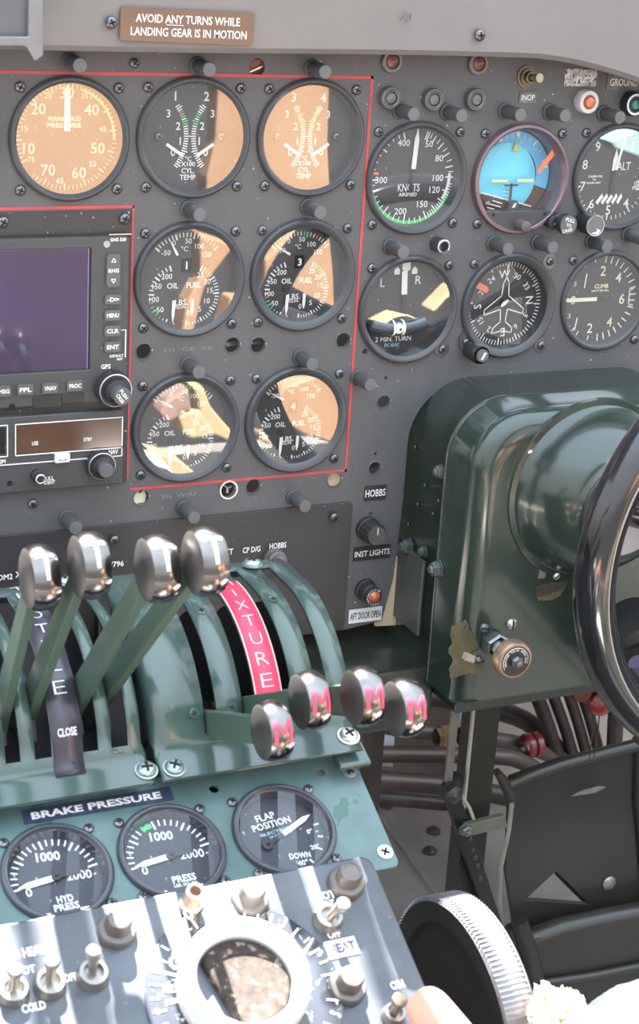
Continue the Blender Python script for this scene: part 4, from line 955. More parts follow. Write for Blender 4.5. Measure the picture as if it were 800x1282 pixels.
INW = mat('letter_white', (.90, .90, .88), .4)
TL = [((50, 723), .2160, (3, 885), 'first from the frame edge'), ((112, 708), .2350, (42, 868), 'second from the frame edge'),
      ((197, 712), .2620, (103, 862), 'third from the frame edge'), ((257, 703), .2800, (140, 850), 'the one nearest the red placard')]
slx = [sum(s)/2 for s in (SA, SB, SCc, SD)]
for (kp, X, bp, lab), sx in zip(TL, slx):
    c = on_x(kp[0], kp[1], X); b = on_x(bp[0], bp[1], sx); t = thing('throttle_lever', 'green lever with a T marked metal knob, '+lab, 'lever', (0, 0, 0), group='throttle levers')
    b2 = b+(b-c)*.38; d = (c-b).normalized(); w = Vector((0, -d.z, d.y)).normalized()*.0070
    m1 = b+Vector((0, 0, 0)); tip = Vector((X-.003, c.y, c.z))
    blade(t, [(Vector((sx, b2.y, b2.z)), w*1.25), (Vector((sx, m1.y, m1.z)), w*1.15), (tip, w*.80)], GREENL)
    lever_knob(t, c, .0172, .0150, 'T', INW, math.radians(40))
ML = [((341, 915), .3258, (262, 906), 'lowest, in front of its cover'), ((388, 877), .3497, (312, 888), 'second, at the red placard foot'),
      ((454, 872), .3742, (352, 880), 'third, right of the red placard'), ((506, 886), .3958, (396, 876), 'outermost, over the gap beside the pedestal')]
for kp, X, bp, lab in ML:
    c = on_x(kp[0], kp[1], X+.002); b = on_x(bp[0], bp[1], X); t = thing('mixture_lever', 'short green lever, pink M on its metal knob, '+lab, 'lever', (0, 0, 0), group='mixture levers')
    d = (c-b).normalized(); w = Vector((0, -d.z, d.y)).normalized()*.0078; b2 = b-d*.035
    blade(t, [(Vector((X, b2.y, b2.z)), w), (Vector((X, b.y, b.z)), w), (Vector((X+.0005, c.y, c.z)), w*.95)], GREENL)
    lever_knob(t, c, .0163, .0142, 'M', PINK, math.radians(24), 1.0)

# ------------------------------------------------------------------ brake gauge plate
bp = thing('brake_gauge_plate', 'pale green sloping plate holding the brake and flap gauges', 'panel', PO, PR)
def pl(px, py, up=0.0): P = psc(px, py, up)-PO; return (P.x, P.dot(-PD))
x1 = pl(470, 1030)[0]+.004; x1 = .4135-PO.x; zt = pl(300, 968)[1]+.014; zb = pl(497, 1084)[1]
GP = [(71.7, 1093.5), (215, 1067), (355.5, 1040)]
gl = [pl(*q) for q in GP]
ph = [(x, z, .0295) for x, z in gl]
for q in ((401, 967), (268, 987)): ph.append(pl(*q)+(.0032,))
o = plate('plate_sheet', rrect(-.20, zb, x1, zt, .004), ph, .0028, PLATEG, bp, bev=.0004)
m = MB(); m.poly(rrect(-.20, zb+.0005, x1-.0005, zt, .004), .003, mat('plate_edge_gold', (.35, .30, .16), .4, .4), .004); m.obj('backing_plate', bp, (0, 0, 0)) if False else None
CS = [screw_mesh('bright_screw', .0046, SCREWL, countersunk=True)]
for q in ((437, 966), (482, 1067)): x, z = pl(*q); put_screw(bp, x, z, -.0003, 1.0, meshes=CS)
NAVY = mat('navy_tape', (.040, .050, .090), .4, var=.15, vscale=80)
x0, z0 = pl(28, 1022); x9, z9 = pl(215, 994)
t = thing('brake_label', 'dark blue embossed strip reading BRAKE PRESSURE', 'label', PO, PR)
zc = (pl(120, 1009)[1]); m = MB(); m.poly([(x0, zc-.0045), (x9, zc-.0045), (x9, zc+.0045), (x0, zc+.0045)], -.0006, NAVY, .0006); m.obj('tape', t)
m = MB(); add_text(m, 'BRAKE PRESSURE', (x0+x9)/2-.001, zc-.0002, .0046, -.0008, WHITE, 0, .035, (x9-x0)*.87); m.obj('lettering', t)
def d_hyd(kind):
    def f(d, g):
        for i in range(21):
            a = -98+i*8.9; big = i % 5 == 0
            c = PGREEN if kind == 'p' and i in (9, 8) else WHITE
            d.tick(a, .72 if big else .78, .93, .045 if big else .034, c)
        if kind == 'p': d.arc(-28, -12, .80, .90, PGREEN)
        d.text('1000', -.04, .53, .22, WHITE, 4, .02, .50)
        d.text('2000', .48, -.02, .21, WHITE, 4, .01, .52); d.text('0', -.62, -.21, .2, WHITE, 0, .01)
        if kind == 'h': d.text('HYD', .06, -.50, .16, WHITE, 0, .02, .34); d.text('PRESS', .05, -.68, .16, WHITE, 0, .02, .52)
        else: d.text('PRESS', .14, -.55, .17, WHITE, 0, .02, .52); d.text('LBS. SQ. IN.', .14, -.70, .09, WHITE, 0, .02, .52)
        for x in (-.40, .40): d.poly([(x-.07, -.88), (x+.07, -.88), (x+.10, -.76), (x-.10, -.76)], WHITE)
        MB().disc(.055*d.R, 0, BLACK, 14).obj('dial_rivet', g, (-.02*d.R, d.y-.0004, .22*d.R))
        needle(d.R, d.y-.0014, -97, .03, .82, .13, WHITE, g, .28, tail=.52)
        MB().lathe([(.10*d.R, 0), (.09*d.R, .001), (.001, .0012)], BLACK, 16).obj('needle_hub', g, (0, d.y-.0014, 0))
    return f
def d_flap(d, g):
    d.text('FLAP', -.22, .52, .17, WHITE, -6, .015, .46); d.text('POSITION', -.14, .32, .17, WHITE, -6, .015, .92)
    d.text('ELECTRIC', -.12, .12, .07, MATS['print_blue'], -6, .01, .70); d.text('24 VOLTS', -.10, .02, .06, MATS['print_blue'], -6, .01, .40)
    d.text('DOWN', .22, -.56, .15, WHITE, 4, .02, .48); d.text('40°', .22, -.74, .14, WHITE, 0, .02)
    d.text('0°', .64, -.02, .12, WHITE, 0, .02); d.text('20°', .62, -.42, .12, WHITE, 0, .02)
    for a in (82, 103, 124, 150): d.tick(a, .80, .92, .04)
    needle(d.R, d.y-.0014, 65, .02, .86, .12, WHITE, g, .22, tail=.40)
    m2 = MB(); m2.lathe([(.13*d.R, 0), (.12*d.R, .001), (.001, .0012)], BLACK, 16); m2.obj('counterweight', g, (-.42*d.R, d.y-.0014, -.20*d.R))
    d.text('o', -.15, .22, .02)
bez2 = mat('small_bezel', (.050, .052, .062), .25, coat=.3, var=.08)
GLASS2 = glass('small_gauge_glass', -0.022)
def pgauge(key, label, i, draw, skip=()):
    x, z = gl[i]; P = PO+Vector((x, 0, 0))-PD*z
    return gauge(key, label, P, draw, rot=PR, Ro=.0305, Rg=.0262, hs=.0237, dial_m=DIAL2, glass_m=GLASS2, depth=.005, bez=bez2, proud=.0036, scr_scale=.82, skip=skip)
pgauge('hydraulic_pressure_gauge', 'small gauge marked HYD PRESS under the start of the BRAKE PRESSURE strip', 0, d_hyd('h'), (3,))
pgauge('brake_pressure_gauge', 'small gauge marked PRESS LBS SQ IN with a green band near 1000', 1, d_hyd('p'))
pgauge('flap_position_gauge', 'small gauge marked FLAP POSITION with a white pointer towards zero', 2, d_flap)
# ------------------------------------------------------------------ trim box
BU = 0.05; BO = PO+PN*BU
def bl(px, py, up=0.0):
    P = on_p(px, py, BO+PN*up, PN)-BO; return (P.x, P.dot(-PD))
bx = thing('trim_control_box', 'dusty black control box with sunlit stripes, four round fasteners and toggle switches', 'control box', BO, PR)
xr = .3735-PO.x; zt = bl(465, 1071)[1]+.001
mb = MB(); mb.poly(rrect(-.24, -.20, xr, zt, .007, 5), 0, BOXBL, .05); o = mb.obj('box_body', bx); bevel(o, .0012, 2)
BT = []
FG = mat('fastener_grey', (.13, .115, .105), .42, .4, var=.2)
fm = MB(); fm.lathe([(.0098, 0), (.0098, .0025), (.0090, .004), (.0066, .0045), (.0064, .0105), (.0056, .0125), (.0040, .0130), (.0038, .0126), (.0001, .0128)], FG, 28, wob=lambda a, h: 1+(.02*math.cos(6*a) if -h < .0035 else 0)); FM = fm.mesh('fastener_head')
for (px, py), w in (((150, 1150), 'below the space between the HYD and PRESS gauges'), ((318, 1112), 'beside the bare tube fitting, above the big white knob'), ((440, 1091), 'at the upper corner of the box'), ((441, 1222), 'below the PITOT HEAT switch')):
    x, z = bl(px, py, .012); t = thing('box_fastener', 'stout grey round fastener, '+w, 'fastener', BO+Vector((x, 0, 0))-PD*z, PR, 'box fasteners'); put('fastener_head', FM, t)
x, z = bl(244, 1118, .012); t = thing('tube_fitting', 'open brass tube end standing out of the trim box', 'fitting', BO+Vector((x, 0, 0))-PD*z, PR)
m = MB(); m.lathe([(.0060, 0), (.0060, .003), (.0046, .004), (.0042, .010), (.0048, .011), (.0048, .014), (.0030, .0142), (.0028, .006), (.0001, .006)], mat('pink_brass', (.50, .38, .30), .3, .7), 24); m.obj('tube_end', t)
TGL = mat('toggle_pale', (.40, .38, .35), .28, .8)
def toggle(px, py, tx, ty, label, m_=TGL, base=.0080):
    x, z = bl(px, py, .004); X2, Z2 = bl(tx, ty, .020); t = thing('toggle_switch', label, 'switch', BO+Vector((x, 0, 0))-PD*z, PR, None)
    MB().lathe([(base, 0), (base, .0012), (base*.86, .003), (base*.86, .0055), (base*.62, .0058), (base*.58, .003), (.0001, .003)], mat('switch_collar', (.26, .24, .22), .3, .7), 24).obj('collar', t)
    m = MB(); dx, dz = X2-x, Z2-z
    pts = [(dx*q, -.020*q-.001, dz*q) for q in (0, .3, .6, .82, .93, 1.0, 1.04)]
    m.tube(pts, [.0019, .0022, .0027, .0036, .0040, .0034, .0015], m_, 14); m.obj('lever', t); return t
toggle(17, 1238, 19, 1214, 'carburettor heat toggle nearest the frame edge, under the word CARB'); toggle(63, 1229, 65, 1203, 'carburettor heat toggle in the middle, under the word HEAT')
toggle(117, 1218, 117, 1190, 'carburettor heat toggle farthest from the frame edge, nearest the dial reading RIGHT')
toggle(412, 1147, 431, 1132, 'pitot heat toggle under the words PITOT HEAT'); toggle(494, 1268, 500, 1252, 'bronze toggle under the word ON, pinched by the hand', mat('bronze_toggle', (.30, .24, .17), .35, .7), .0062)
m = MB()
def btext(s, px, py, hpx, wpx, rot=0, b=.025, mm=WHITE):
    m = MB()
    x, z = bl(px, py); h = (Vector(bl(px, py-hpx/2))-Vector(bl(px, py+hpx/2))).length; w = (Vector(bl(px+wpx/2, py-wpx*.09))-Vector(bl(px-wpx/2, py+wpx*.09))).length
    add_text(m, s, x, z, h, -.0003, mm, rot, b, w); m.obj('lettering', bx)
btext('CARB HEAT', 26, 1194, 12, 62); btext('HOT', 32, 1215, 10, 24); btext('2', 1, 1216, 10, 7); btext('COLD', 42, 1261, 11, 30); btext('OFF', 88, 1224, 10, 16)
btext('PITOT', 404, 1122, 10, 30); btext('HEAT', 407, 1133, 9, 24); btext('OFF', 418, 1170, 9, 16); btext('ON', 497, 1233, 10, 17)
x, z = bl(428, 1187); m = MB(); m.poly([(x-.0085, z-.0050), (x+.0085, z-.0050), (x+.0085, z+.0050), (x-.0085, z+.0050)], -.0005, mat('lilac_label', (.55, .53, .62), .5), .0005)
add_text(m, 'HEAT', x, z, .0052, -.0008, mat('violet_ink', (.05, .03, .09), .5), 0, .02, .0145); m.obj('stuck_label', bx)
# dial and big knob
dx, dz = bl(306, 1246); t = rtc = thing('rudder_trim_control', 'big white rimmed round knob over a black scale plate reading RIGHT', 'trim control', BO+Vector((dx, 0, 0))-PD*dz, PR)
RD = .0495; m = MB(); m.lathe([(RD, 0), (RD, .0016), (RD-.001, .0022), (.0001, .0022)], mat('dial_gloss', (.03, .034, .045), .15, coat=.6, dust=.6), 64); m.obj('scale_plate', t)
d = Dial(RD, -.0023)
for i in range(40):
    a = -180+i*9; d.tick(a, .86 if i % 2 else .82, .95, .018)
for i, ch in enumerate('RIGHT'):
    a = -72+i*10; q = math.radians(a); d.text(ch, .74*math.sin(q), .74*math.cos(q), .155, WHITE, a, .03)
d.tick(-84, .69, .80, .05); d.text('0', -.30, .95, .13, WHITE, -18, .03)
d.mb.obj('scale_markings', t)
kx, kz = bl(309, 1221, .024); t = bpy.data.objects.new('turning_knob', None); COL.objects.link(t); t.parent = rtc; t.location = (kx-dx, 0, kz-dz)
KW = mat('knob_ivory', (.66, .65, .62), .32, var=.06, coat=.3)
MB().lathe([(.020, .002), (.0280, .004), (.0318, .010), (.0322, .020), (.0312, .0245), (.0285, .0262), (.0255, .0255), (.0238, .0230), (.0236, .0130)], KW, 64).obj('knob_rim', t)
MB().lathe([(.0237, .0132), (.0001, .0130)], mat('knob_well', (.10, .11, .14), .35), 48).obj('knob_well', t)
SPK = mat('speckled_brown', (.042, .033, .029), .75, var=.35, vscale=220, chips=(.20, .15, .12), chip_scale=230, chip_at=.60, spec=.15, bump=.3, bscale=500)
m = MB(); P = []
for i in range(49):
    a = math.radians(-52+ (104+180-52)*i/48 - 0); P.append((.0225*math.sin(a), .0225*math.cos(a)))
P = [(.0226*math.sin(math.radians(a)), .0226*math.cos(math.radians(a))) for a in range(-48, 206, 6)]
m.poly(P, -.0185, SPK, .006); o = m.obj('centre_plate', t); bevel(o, .0016, 3, 60)

# ------------------------------------------------------------------ elevator trim wheel beside the pedestal
t = thing('elevator_trim_control', 'black trim wheel with a pale ribbed tread, standing between pedestal and pedals', 'wheel', (.410, -.4525, .4331))
T = Matrix.Rotation(-PI/2, 4, 'Z'); RW = .0662
m = MB(); m.lathe([(.0001, -.004), (RW-.014, -.004), (RW-.0125, 0.0), (RW-.001, .0)], RUBBER, 72, T); m.obj('wheel_disc', t)
m = MB(); TRD = mat('tread_metal', (.17, .17, .18), .35, .5, var=.15, vscale=120)
m.lathe([(RW-.0012, 0.0), (RW, -.0010), (RW+.0012, -.009), (RW+.0012, -.016), (RW, -.0195), (RW-.004, -.020)], TRD, 96, T); m.obj('tread_rim', t)
rib = MB(); rib.box((.0095, 0, 0), (.018, .0008, .0009), TRD); rib = rib.mesh('tread_rib')
for i in range(150):
    a = 2*PI*i/150; put('tread_rib', rib, t, (0, (RW+.0010)*math.cos(a), (RW+.0010)*math.sin(a)), (a, 0, 0))
m = MB(); m.lathe([(RW-.002, -.020), (.0001, -.020)], RUBBER, 48, T); m.obj('far_disc', t)
MB().lathe([(.012, -.25), (.012, -.02)], BLACK, 16, T).obj('axle', t) if False else None
m = MB(); m.tube([(-.04, 0, 0), (.03, 0, 0)], .008, BLACK, 14); m.obj('axle', t)

# ------------------------------------------------------------------ control column head
ch = thing('control_column', 'large glossy dark green control column housing with chipped paint and a domed front', 'control column')
def loft(m, secs, mt, cap=True):
    n = len(secs[0][1]); vs = []; fs = []
    for y, P in secs: vs += [(p[0], y, p[1]) for p in P]
    for k in range(len(secs)-1):
        for i in range(n): fs.append((k*n+i, (k+1)*n+i, (k+1)*n+(i+1) % n, k*n+(i+1) % n))
    m.add(vs, fs, mt, True)
    if cap: m.add([vs[(len(secs)-1)*n+i] for i in range(n)], [tuple(range(n))], mt, True)
HX0, HX1, HZ0, HZ1 = .6065, .835, .4215, .6560
def hsec(ins):
    r = .046-ins*.4; P = []; x0, x1, z0, z1 = HX0+ins, HX1-ins, HZ0+ins*.3, HZ1-ins
    for cx, cz, a, q in ((x1-r, z1-r, 0, r), (x0+r, z1-r, 90, r), (x0+.005, z0+.005, 180, .005), (x1-.005, z0+.005, 270, .005)):
        for i in range(10): tt = math.radians(a+10*i); P.append((cx+q*math.cos(tt), cz+q*math.sin(tt)))
    return P
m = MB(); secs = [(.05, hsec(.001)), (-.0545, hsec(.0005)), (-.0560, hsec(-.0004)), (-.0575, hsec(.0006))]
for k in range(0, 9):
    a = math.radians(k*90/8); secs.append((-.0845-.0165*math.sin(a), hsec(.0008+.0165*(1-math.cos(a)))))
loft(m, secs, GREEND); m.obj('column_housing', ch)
m = MB(); P = hsec(-.0003); m.tube([(p[0], -.056, p[1]) for p in P[10:21]]+[(HX0-.0003, -.056, .44)], .0009, mat('seam_bead', (.10, .115, .10), .25, .5, var=.3, vscale=200), 8); m.obj('seam_bead', ch)
# dome over the wheel shaft
DX, DZ = .7068, .5915
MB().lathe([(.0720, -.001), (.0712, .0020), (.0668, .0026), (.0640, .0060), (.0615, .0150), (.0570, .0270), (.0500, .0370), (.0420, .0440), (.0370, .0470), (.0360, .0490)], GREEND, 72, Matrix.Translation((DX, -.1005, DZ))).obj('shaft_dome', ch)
LAV = mat('hub_plate', (.42, .41, .45), .35, .3, var=.08, vscale=60)
MB().lathe([(.0375, .0470), (.0385, .0490), (.0375, .0505), (.0350, .0505), (.0345, .0495)], BLACK, 56, Matrix.Translation((DX, -.1005, DZ))).obj('hub_ring', ch)
MB().lathe([(.0346, .0495), (.0001, .0500)], LAV, 56, Matrix.Translation((DX, -.1005, DZ))).obj('hub_plate', ch)
m = MB(); m.tube([(DX, -.135, DZ), (.7388, -.275, .6080)], .013, CHROME, 24); m.obj('wheel_shaft', ch)
SHG = mat('shaded_green_paint', (.017, .024, .018), .3, var=.3, vscale=30, coat=.3)  # darker copy of the housing green, shade put into the colour
# cross member left of the housing, under the instrument panel
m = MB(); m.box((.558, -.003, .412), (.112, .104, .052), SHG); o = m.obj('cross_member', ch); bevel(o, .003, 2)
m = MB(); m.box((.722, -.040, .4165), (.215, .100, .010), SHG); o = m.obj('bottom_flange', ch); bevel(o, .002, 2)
# fittings on the left face
NUT = mat('greenish_steel', (.16, .18, .17), .35, .7, var=.3)
nutm = MB(); nutm.lathe([(.0068, 0), (.0068, .001), (.0054, .0012), (.0054, .0050), (.0046, .0058), (.0030, .0060), (.0028, .0078), (.0001, .0082)], NUT, 6, smooth=False); NUTM = nutm.mesh('hex_nut')
def onface(px, py): return on_x(px, py, HX0)
ROTL = (0, 0, -PI/2)
for px, py, s in ((513, 684, 1.1), (550, 712, 1.15), (553, 590, .9), (532, 690, .75)):
    P = onface(px, py); put('hex_nut', NUTM, ch, P, ROTL).scale = (s,)*3
rv = MB(); rv.lathe([(.0024, 0), (.0020, .0006), (.0001, .0009)], GREEND, 14); RV = rv.mesh('rivet')
for px, py in ((531, 608), (541, 644), (522, 632), (510, 657), (519, 560), (548, 628)):
    P = onface(px, py); put('rivet', RV, ch, P, ROTL)
P = onface(520, 742); m = MB(); m.box((0, 0, 0), (.003, .050, .064), mat('bracket_grey', (.10, .11, .10), .4, .3, var=.2)); o = m.obj('side_bracket', ch, (HX0-.001, P.y+.012, P.z)); bevel(o, .001)
# pipe along the seam and chips of bare metal on the front
FY = -.1012
def chip(pts, mt, nm, y=FY, th=.0004):
    Q = []; n = len(pts)
    for i in range(n):
        a, b = pts[i], pts[(i+1) % n]; k = max(1, int(math.dist(a, b)/2.2))
        for j in range(k): q = j/k; Q.append((a[0]+(b[0]-a[0])*q+random.uniform(-.9, .9), a[1]+(b[1]-a[1])*q+random.uniform(-.9, .9)))
    m = MB(); m.poly([xz(px, py, y) for px, py in Q], y, mt, th); return m.obj(nm, ch)
OLIVE = mat('old_primer', (.105, .088, .045), .5, var=.2, vscale=120, chips=(.02, .03, .025), chip_scale=160, chip_at=.66)
chip([(566, 784), (575, 780), (584, 776), (589, 790), (596, 800), (597, 812), (594, 822), (603, 826), (608, 838), (596, 842), (580, 845), (565, 850), (562, 838), (567, 826), (561, 815), (566, 805), (564, 795)], OLIVE, 'paint_chip')
BARE = mat('bare_metal', (.42, .40, .38), .35, .8, var=.4, vscale=90)
chip([(676, 826-0), (583, 822), (592, 815), (600, 812)][1:], BLACK, 'paint_chip', FY-.0004)
chip([(577, 824), (581, 816), (588, 818), (598, 823), (594, 830), (584, 828)], BARE, 'bare_patch', FY-.0005)
chip([(672, 734), (690, 730), (712, 728), (706, 738), (698, 748), (684, 752), (671, 748)], mat('dark_primer', (.05, .038, .032), .5, var=.4, vscale=200), 'paint_chip')
chip([(671, 748), (684, 745), (704, 738), (702, 746), (688, 752), (674, 752)], OLIVE, 'paint_chip', FY-.0004)
chip([(659, 686), (664, 690), (674, 704), (685, 712), (682, 724), (674, 724), (676, 712), (664, 698)], BARE, 'scraped_edge', FY-.0005)
for px, py, s in ((690, 716, 1.), (594, 822, 1.2), (634, 776, 1.4), (600, 781, 1.2), (657, 563, 1.0)):
    x, z = xz(px, py, -.094); mm = screw_mesh('slotted_screw', .0032, SCREWL if px > 620 else NUT, slot=True); put('slotted_screw', mm, ch, (x, FY, z)).scale = (s,)*3
# vent cutout trim in the corner above the housing
t = thing('heading_valve', 'knurled round valve knob on a hexagonal stem, bronze face with a ring of lettering', 'valve', (0, 0, 0))
p0 = on_y(616, 797, FY); p1 = on_y(647, 829, -.139)
t.location = (p0.x, FY, p0.z); ax = (p1-Vector((p0.x, FY, p0.z)))
sh = Vector((ax.x*.35, 0, ax.z*.35))
VM = mat('valve_steel', (.24, .24, .24), .32, .8, var=.3); c = Vector((p1.x-p0.x, 0, p1.z-p0.z))
m = MB(); m.lathe([(.0092, 0), (.0092, .004), (.0080, .0045)], VM, 6, smooth=False, T=Matrix.Translation(c)); m.lathe([(.0070, .004), (.0062, .014), (.0050, .016), (.0058, .018), (.0058, .026)], VM, 20, Matrix.Translation(c)); m.obj('valve_stem', t)
m = MB(); m.lathe([(.0108, .004), (.0108, .0105), (.0090, .012)], VM, 6, smooth=False, T=Matrix.Translation(c)); m.obj('hex_union', t)
BRZ = mat('bronze_face', (.42, .29, .20), .35, .7, var=.2)
m = MB(); m.lathe([(.0100, .026), (.0148, .0270), (.0148, .0345), (.0138, .0360), (.0120, .0362)], BRZ, 120, Matrix.Translation(c), wob=lambda a, h: 1+(.022*math.sin(40*a) if -h > .0265 and -h < .035 else 0)); m.obj('knurled_rim', t)
m = MB(); m.lathe([(.0121, .0360), (.0001, .0355)], mat('valve_dark', (.04, .03, .03), .4), 40, Matrix.Translation(c)); m.lathe([(.0108, .0362), (.0104, .0365), (.0104, .0362)], WHITE, 40, Matrix.Translation(c), a0=-2.2, a1=1.9)
for i, chh in enumerate('HEADING VALVE OPEN CLOSE'[:22]):
    a = math.radians(-110+i*10)
    if chh != ' ': add_text(m, chh, c.x+.0088*math.sin(a), c.z+.0088*math.cos(a), .0018, -.0363, WHITE, math.degrees(a), .02)
m.obj('valve_face', t)
m = MB(); m.lathe([(.0050, .0355), (.0050, .0385), (.0030, .0400), (.0028, .0425), (.0001, .0428)], VM, 6, smooth=False, T=Matrix.Translation(c)); m.obj('valve_nut', t)
# ------------------------------------------------------------------ control wheel
WY, WX, WZ, WR = -.280, .7388, .6080, .1586
t = thing('control_wheel', 'glossy black control wheel with worn rim, cut by the frame edge', 'steering wheel', (WX, WY, WZ))
BG = mat('wheel_gloss_black', (.014, .015, .017), .10, coat=1.0, var=.3, vscale=30, bump=.06, bscale=120, chips=(.45, .42, .38), chip_scale=75, chip_at=.775)
m = MB(); rt = .0130
m.grid(lambda u, v: ((WR-rt+rt*math.cos(2*PI*v))*math.cos(2*PI*u), rt*1.15*math.sin(2*PI*v), (WR-rt+rt*math.cos(2*PI*v))*math.sin(2*PI*u)), 120, 20, BG); m.obj('wheel_rim', t)
for a in (158, 22, 270):
    q = math.radians(a); m = MB(); P = [(r*math.cos(q), .012*(1-r/WR)*1.2, r*math.sin(q)) for r in (.018, .05, .08, .11, WR-rt)]
    m.tube(P, [.012, .0085, .0070, .0075, .0110], BG, 16); m.obj('spoke', t)
MB().lathe([(.001, .012), (.016, .012), (.024, .004), (.026, -.02)], BG, 40).obj('hub', t)
# black leather boot and purple grey bar seen through the wheel
p = on_y(800, 815, -.16); t = thing('leather_boot', 'ribbed black leather boot with a violet grey bar, seen inside the control wheel', 'boot', (p.x+.03, -.16, p.z))
m = MB(); m.tube([(.05*k/12-.045, 0, .03-.07*k/12) for k in range(13)], [.020+.0035*(k % 2) for k in range(13)], RUBBER, 20); m.obj('boot_folds', t)
m = MB(); m.tube([(-.055, -.03, .008), (.05, -.03, -.10)], .006, mat('violet_bar', (.16, .13, .22), .3, .4), 10); m.tube([(-.060, -.035, -.006), (.045, -.035, -.114)], .002, SCREWL, 8); m.obj('guard_bar', t)

# ------------------------------------------------------------------ below the panel: column tube, rods, pipes, pedal
def yb_(px, py, Y): return on_y(px, py, Y)
t = thing('column_tube', 'dark upright square column tube with a pale edge, running down to the floor', 'column')
Y = -.01; a = yb_(607, 872, Y); b = yb_(612, 1025, Y)
m = MB(); m.box((a.x+.004, Y+.010, (a.z+.02)/2), (.025, .020, a.z+.02), OLIVED); m.obj('tube', t)
m = MB(); m.box((a.x-.0105, Y-.001, (a.z+b.z)/2), (.0022, .003, a.z-b.z+.02), mat('pale_edge', (.38, .37, .33), .5)); m.obj('edge_strip', t)
t = thing('push_rod', 'slim grey push rod ending in a dark bolted joint beside the column tube', 'rod')
a, b = yb_(566, 876, -.02), yb_(565, 985, -.02)
m = MB(); RODM = mat('rod_grey', (.20, .19, .17), .4, .5, var=.2); m.add([], [], RODM); w = .0035
m.box(((a.x+b.x)/2, -.02, (a.z+b.z)/2), (.0068, .004, a.z-b.z), RODM); o = m.obj('rod', t); bevel(o, .0008)
m = MB(); m.tube([(b.x-.008, -.028, b.z), (b.x+.010, -.005, b.z-.002)], .0075, BLACK, 14); m.lathe([(.0085, 0), (.0085, .004), (.004, .006), (.0001, .008)], BLACK, 6, smooth=False, T=Matrix.Translation((b.x-.004, -.030, b.z))); m.obj('joint_bolt', t)
t = thing('gusset_plate', 'slanting dark green riveted plate below the push rod', 'bracket')
Y = -.022; m = MB(); m.poly([xz(px, py, Y) for px, py in ((556, 990), (572, 990), (588, 1025), (606, 1085), (632, 1165), (614, 1165), (592, 1100), (572, 1040))], Y, OLIVED, .008); o = m.obj('plate', t); bevel(o, .001)
m = MB(); m.tube([on_y(574, 990, -.024), on_y(588, 1012, -.024), on_y(598, 1040, -.024)], .0016, mat('pale_edge2', (.35, .36, .30), .5), 8); m.obj('flange_edge', t)
for px, py in ((586, 1036), (589, 1050), (592, 1064), (595, 1074), (598, 1084), (601, 1100), (571, 1037)):
    x, z = xz(px, py, -.022); put('rivet', RV, t, (x, -.0222, z))
t = thing('pedal_link', 'flat olive link bar bolted between the riveted plate and the pedal', 'link'); Y = -.030
m = MB(); m.poly([xz(px, py, Y) for px, py in ((583, 1033), (632, 1021), (636, 1036), (584, 1048))], Y, mat('link_olive', (.12, .125, .095), .4, var=.2), .006); o = m.obj('bar', t); bevel(o, .0008)
x, z = xz(582, 1038, -.030); put('hex_nut', NUTM, t, (x, -.030, z))
# pipes across the nose
PIPE = mat('pipe_brown', (.125, .098, .085), .38, .35, var=.25, vscale=12); PIPE2 = mat('pipe_dark', (.055, .045, .040), .4, .3, var=.3)
def pipe(pts, r, m_, label, nm='pipe'):
    t = thing(nm, label, 'pipe', group=None); m = MB(); P = [on_y(px, py, Y) for px, py, Y in pts]; Q = []
    for i in range(len(P)-1):
        for k in range(6): Q.append(P[i].lerp(P[i+1], k/6))
    Q.append(P[-1])
    for _ in range(2): Q = [Q[0]]+[(Q[i-1]+Q[i]*2+Q[i+1])/4 for i in range(1, len(Q)-1)]+[Q[-1]]
    m.tube(Q, r, m_, 14); m.obj('pipe_run', t); return t
pipe([(392, 944, .22), (440, 944, .22), (560, 945, .22), (640, 948, .22), (672, 962, .22), (690, 1000, .20)], .0085, PIPE, 'brown pipe crossing behind the column tube and bending down by the pedal')
pipe([(392, 902, .30), (440, 908, .30), (560, 918, .30), (650, 930, .30), (700, 950, .30)], .0085, PIPE, 'upper brown pipe with brass fittings beneath the panel')
pipe([(392, 970, .20), (440, 975, .20), (560, 983, .20), (650, 1000, .20), (700, 1030, .18)], .0100, PIPE, 'thick brown pipe, third down, passing behind the bolted joint')
pipe([(392, 991, .16), (440, 996, .16), (520, 1003, .16), (575, 1008, .16)], .0070, PIPE2, 'lowest dark pipe, ending behind the riveted plate')
pipe([(392, 866, .34), (440, 868, .34), (560, 872, .34), (660, 900, .34), (720, 960, .30)], .0110, PIPE2, 'dark pipe close under the housing, curving down behind the pedal')
for k, (xa, ya, xb, yb2) in enumerate(((664, 850, 703, 962), (684, 848, 722, 960), (704, 846, 738, 958), (722, 850, 752, 950))):
    pipe([(xa, ya, .30), ((xa+xb)/2+2, (ya+yb2)/2, .30), (xb, yb2, .30)], .0066 if k else .0080, PIPE2, 'slanting dark pipe under the housing, '+('nearest the column tube', 'second from the column tube', 'third from the column tube', 'nearest the red knob')[k], 'slanting_pipe')
pipe([(772, 870, .28), (768, 960, .28)], .009, PIPE2, 'upright dark pipe at the lower edge of the control wheel', 'upright_pipe')
a = on_y(408, 930, .25); t = thing('pipe_rack', 'dark upright rack behind the pedestal that carries the pipes', 'rack'); m = MB(); m.box((a.x, .15, .20), (.012, .02, .40), PIPE2); m.box((a.x, .35, .20), (.012, .02, .40), PIPE2); m.box((a.x, .25, .40), (.012, .22, .02), PIPE2); m.obj('rack_web', t)
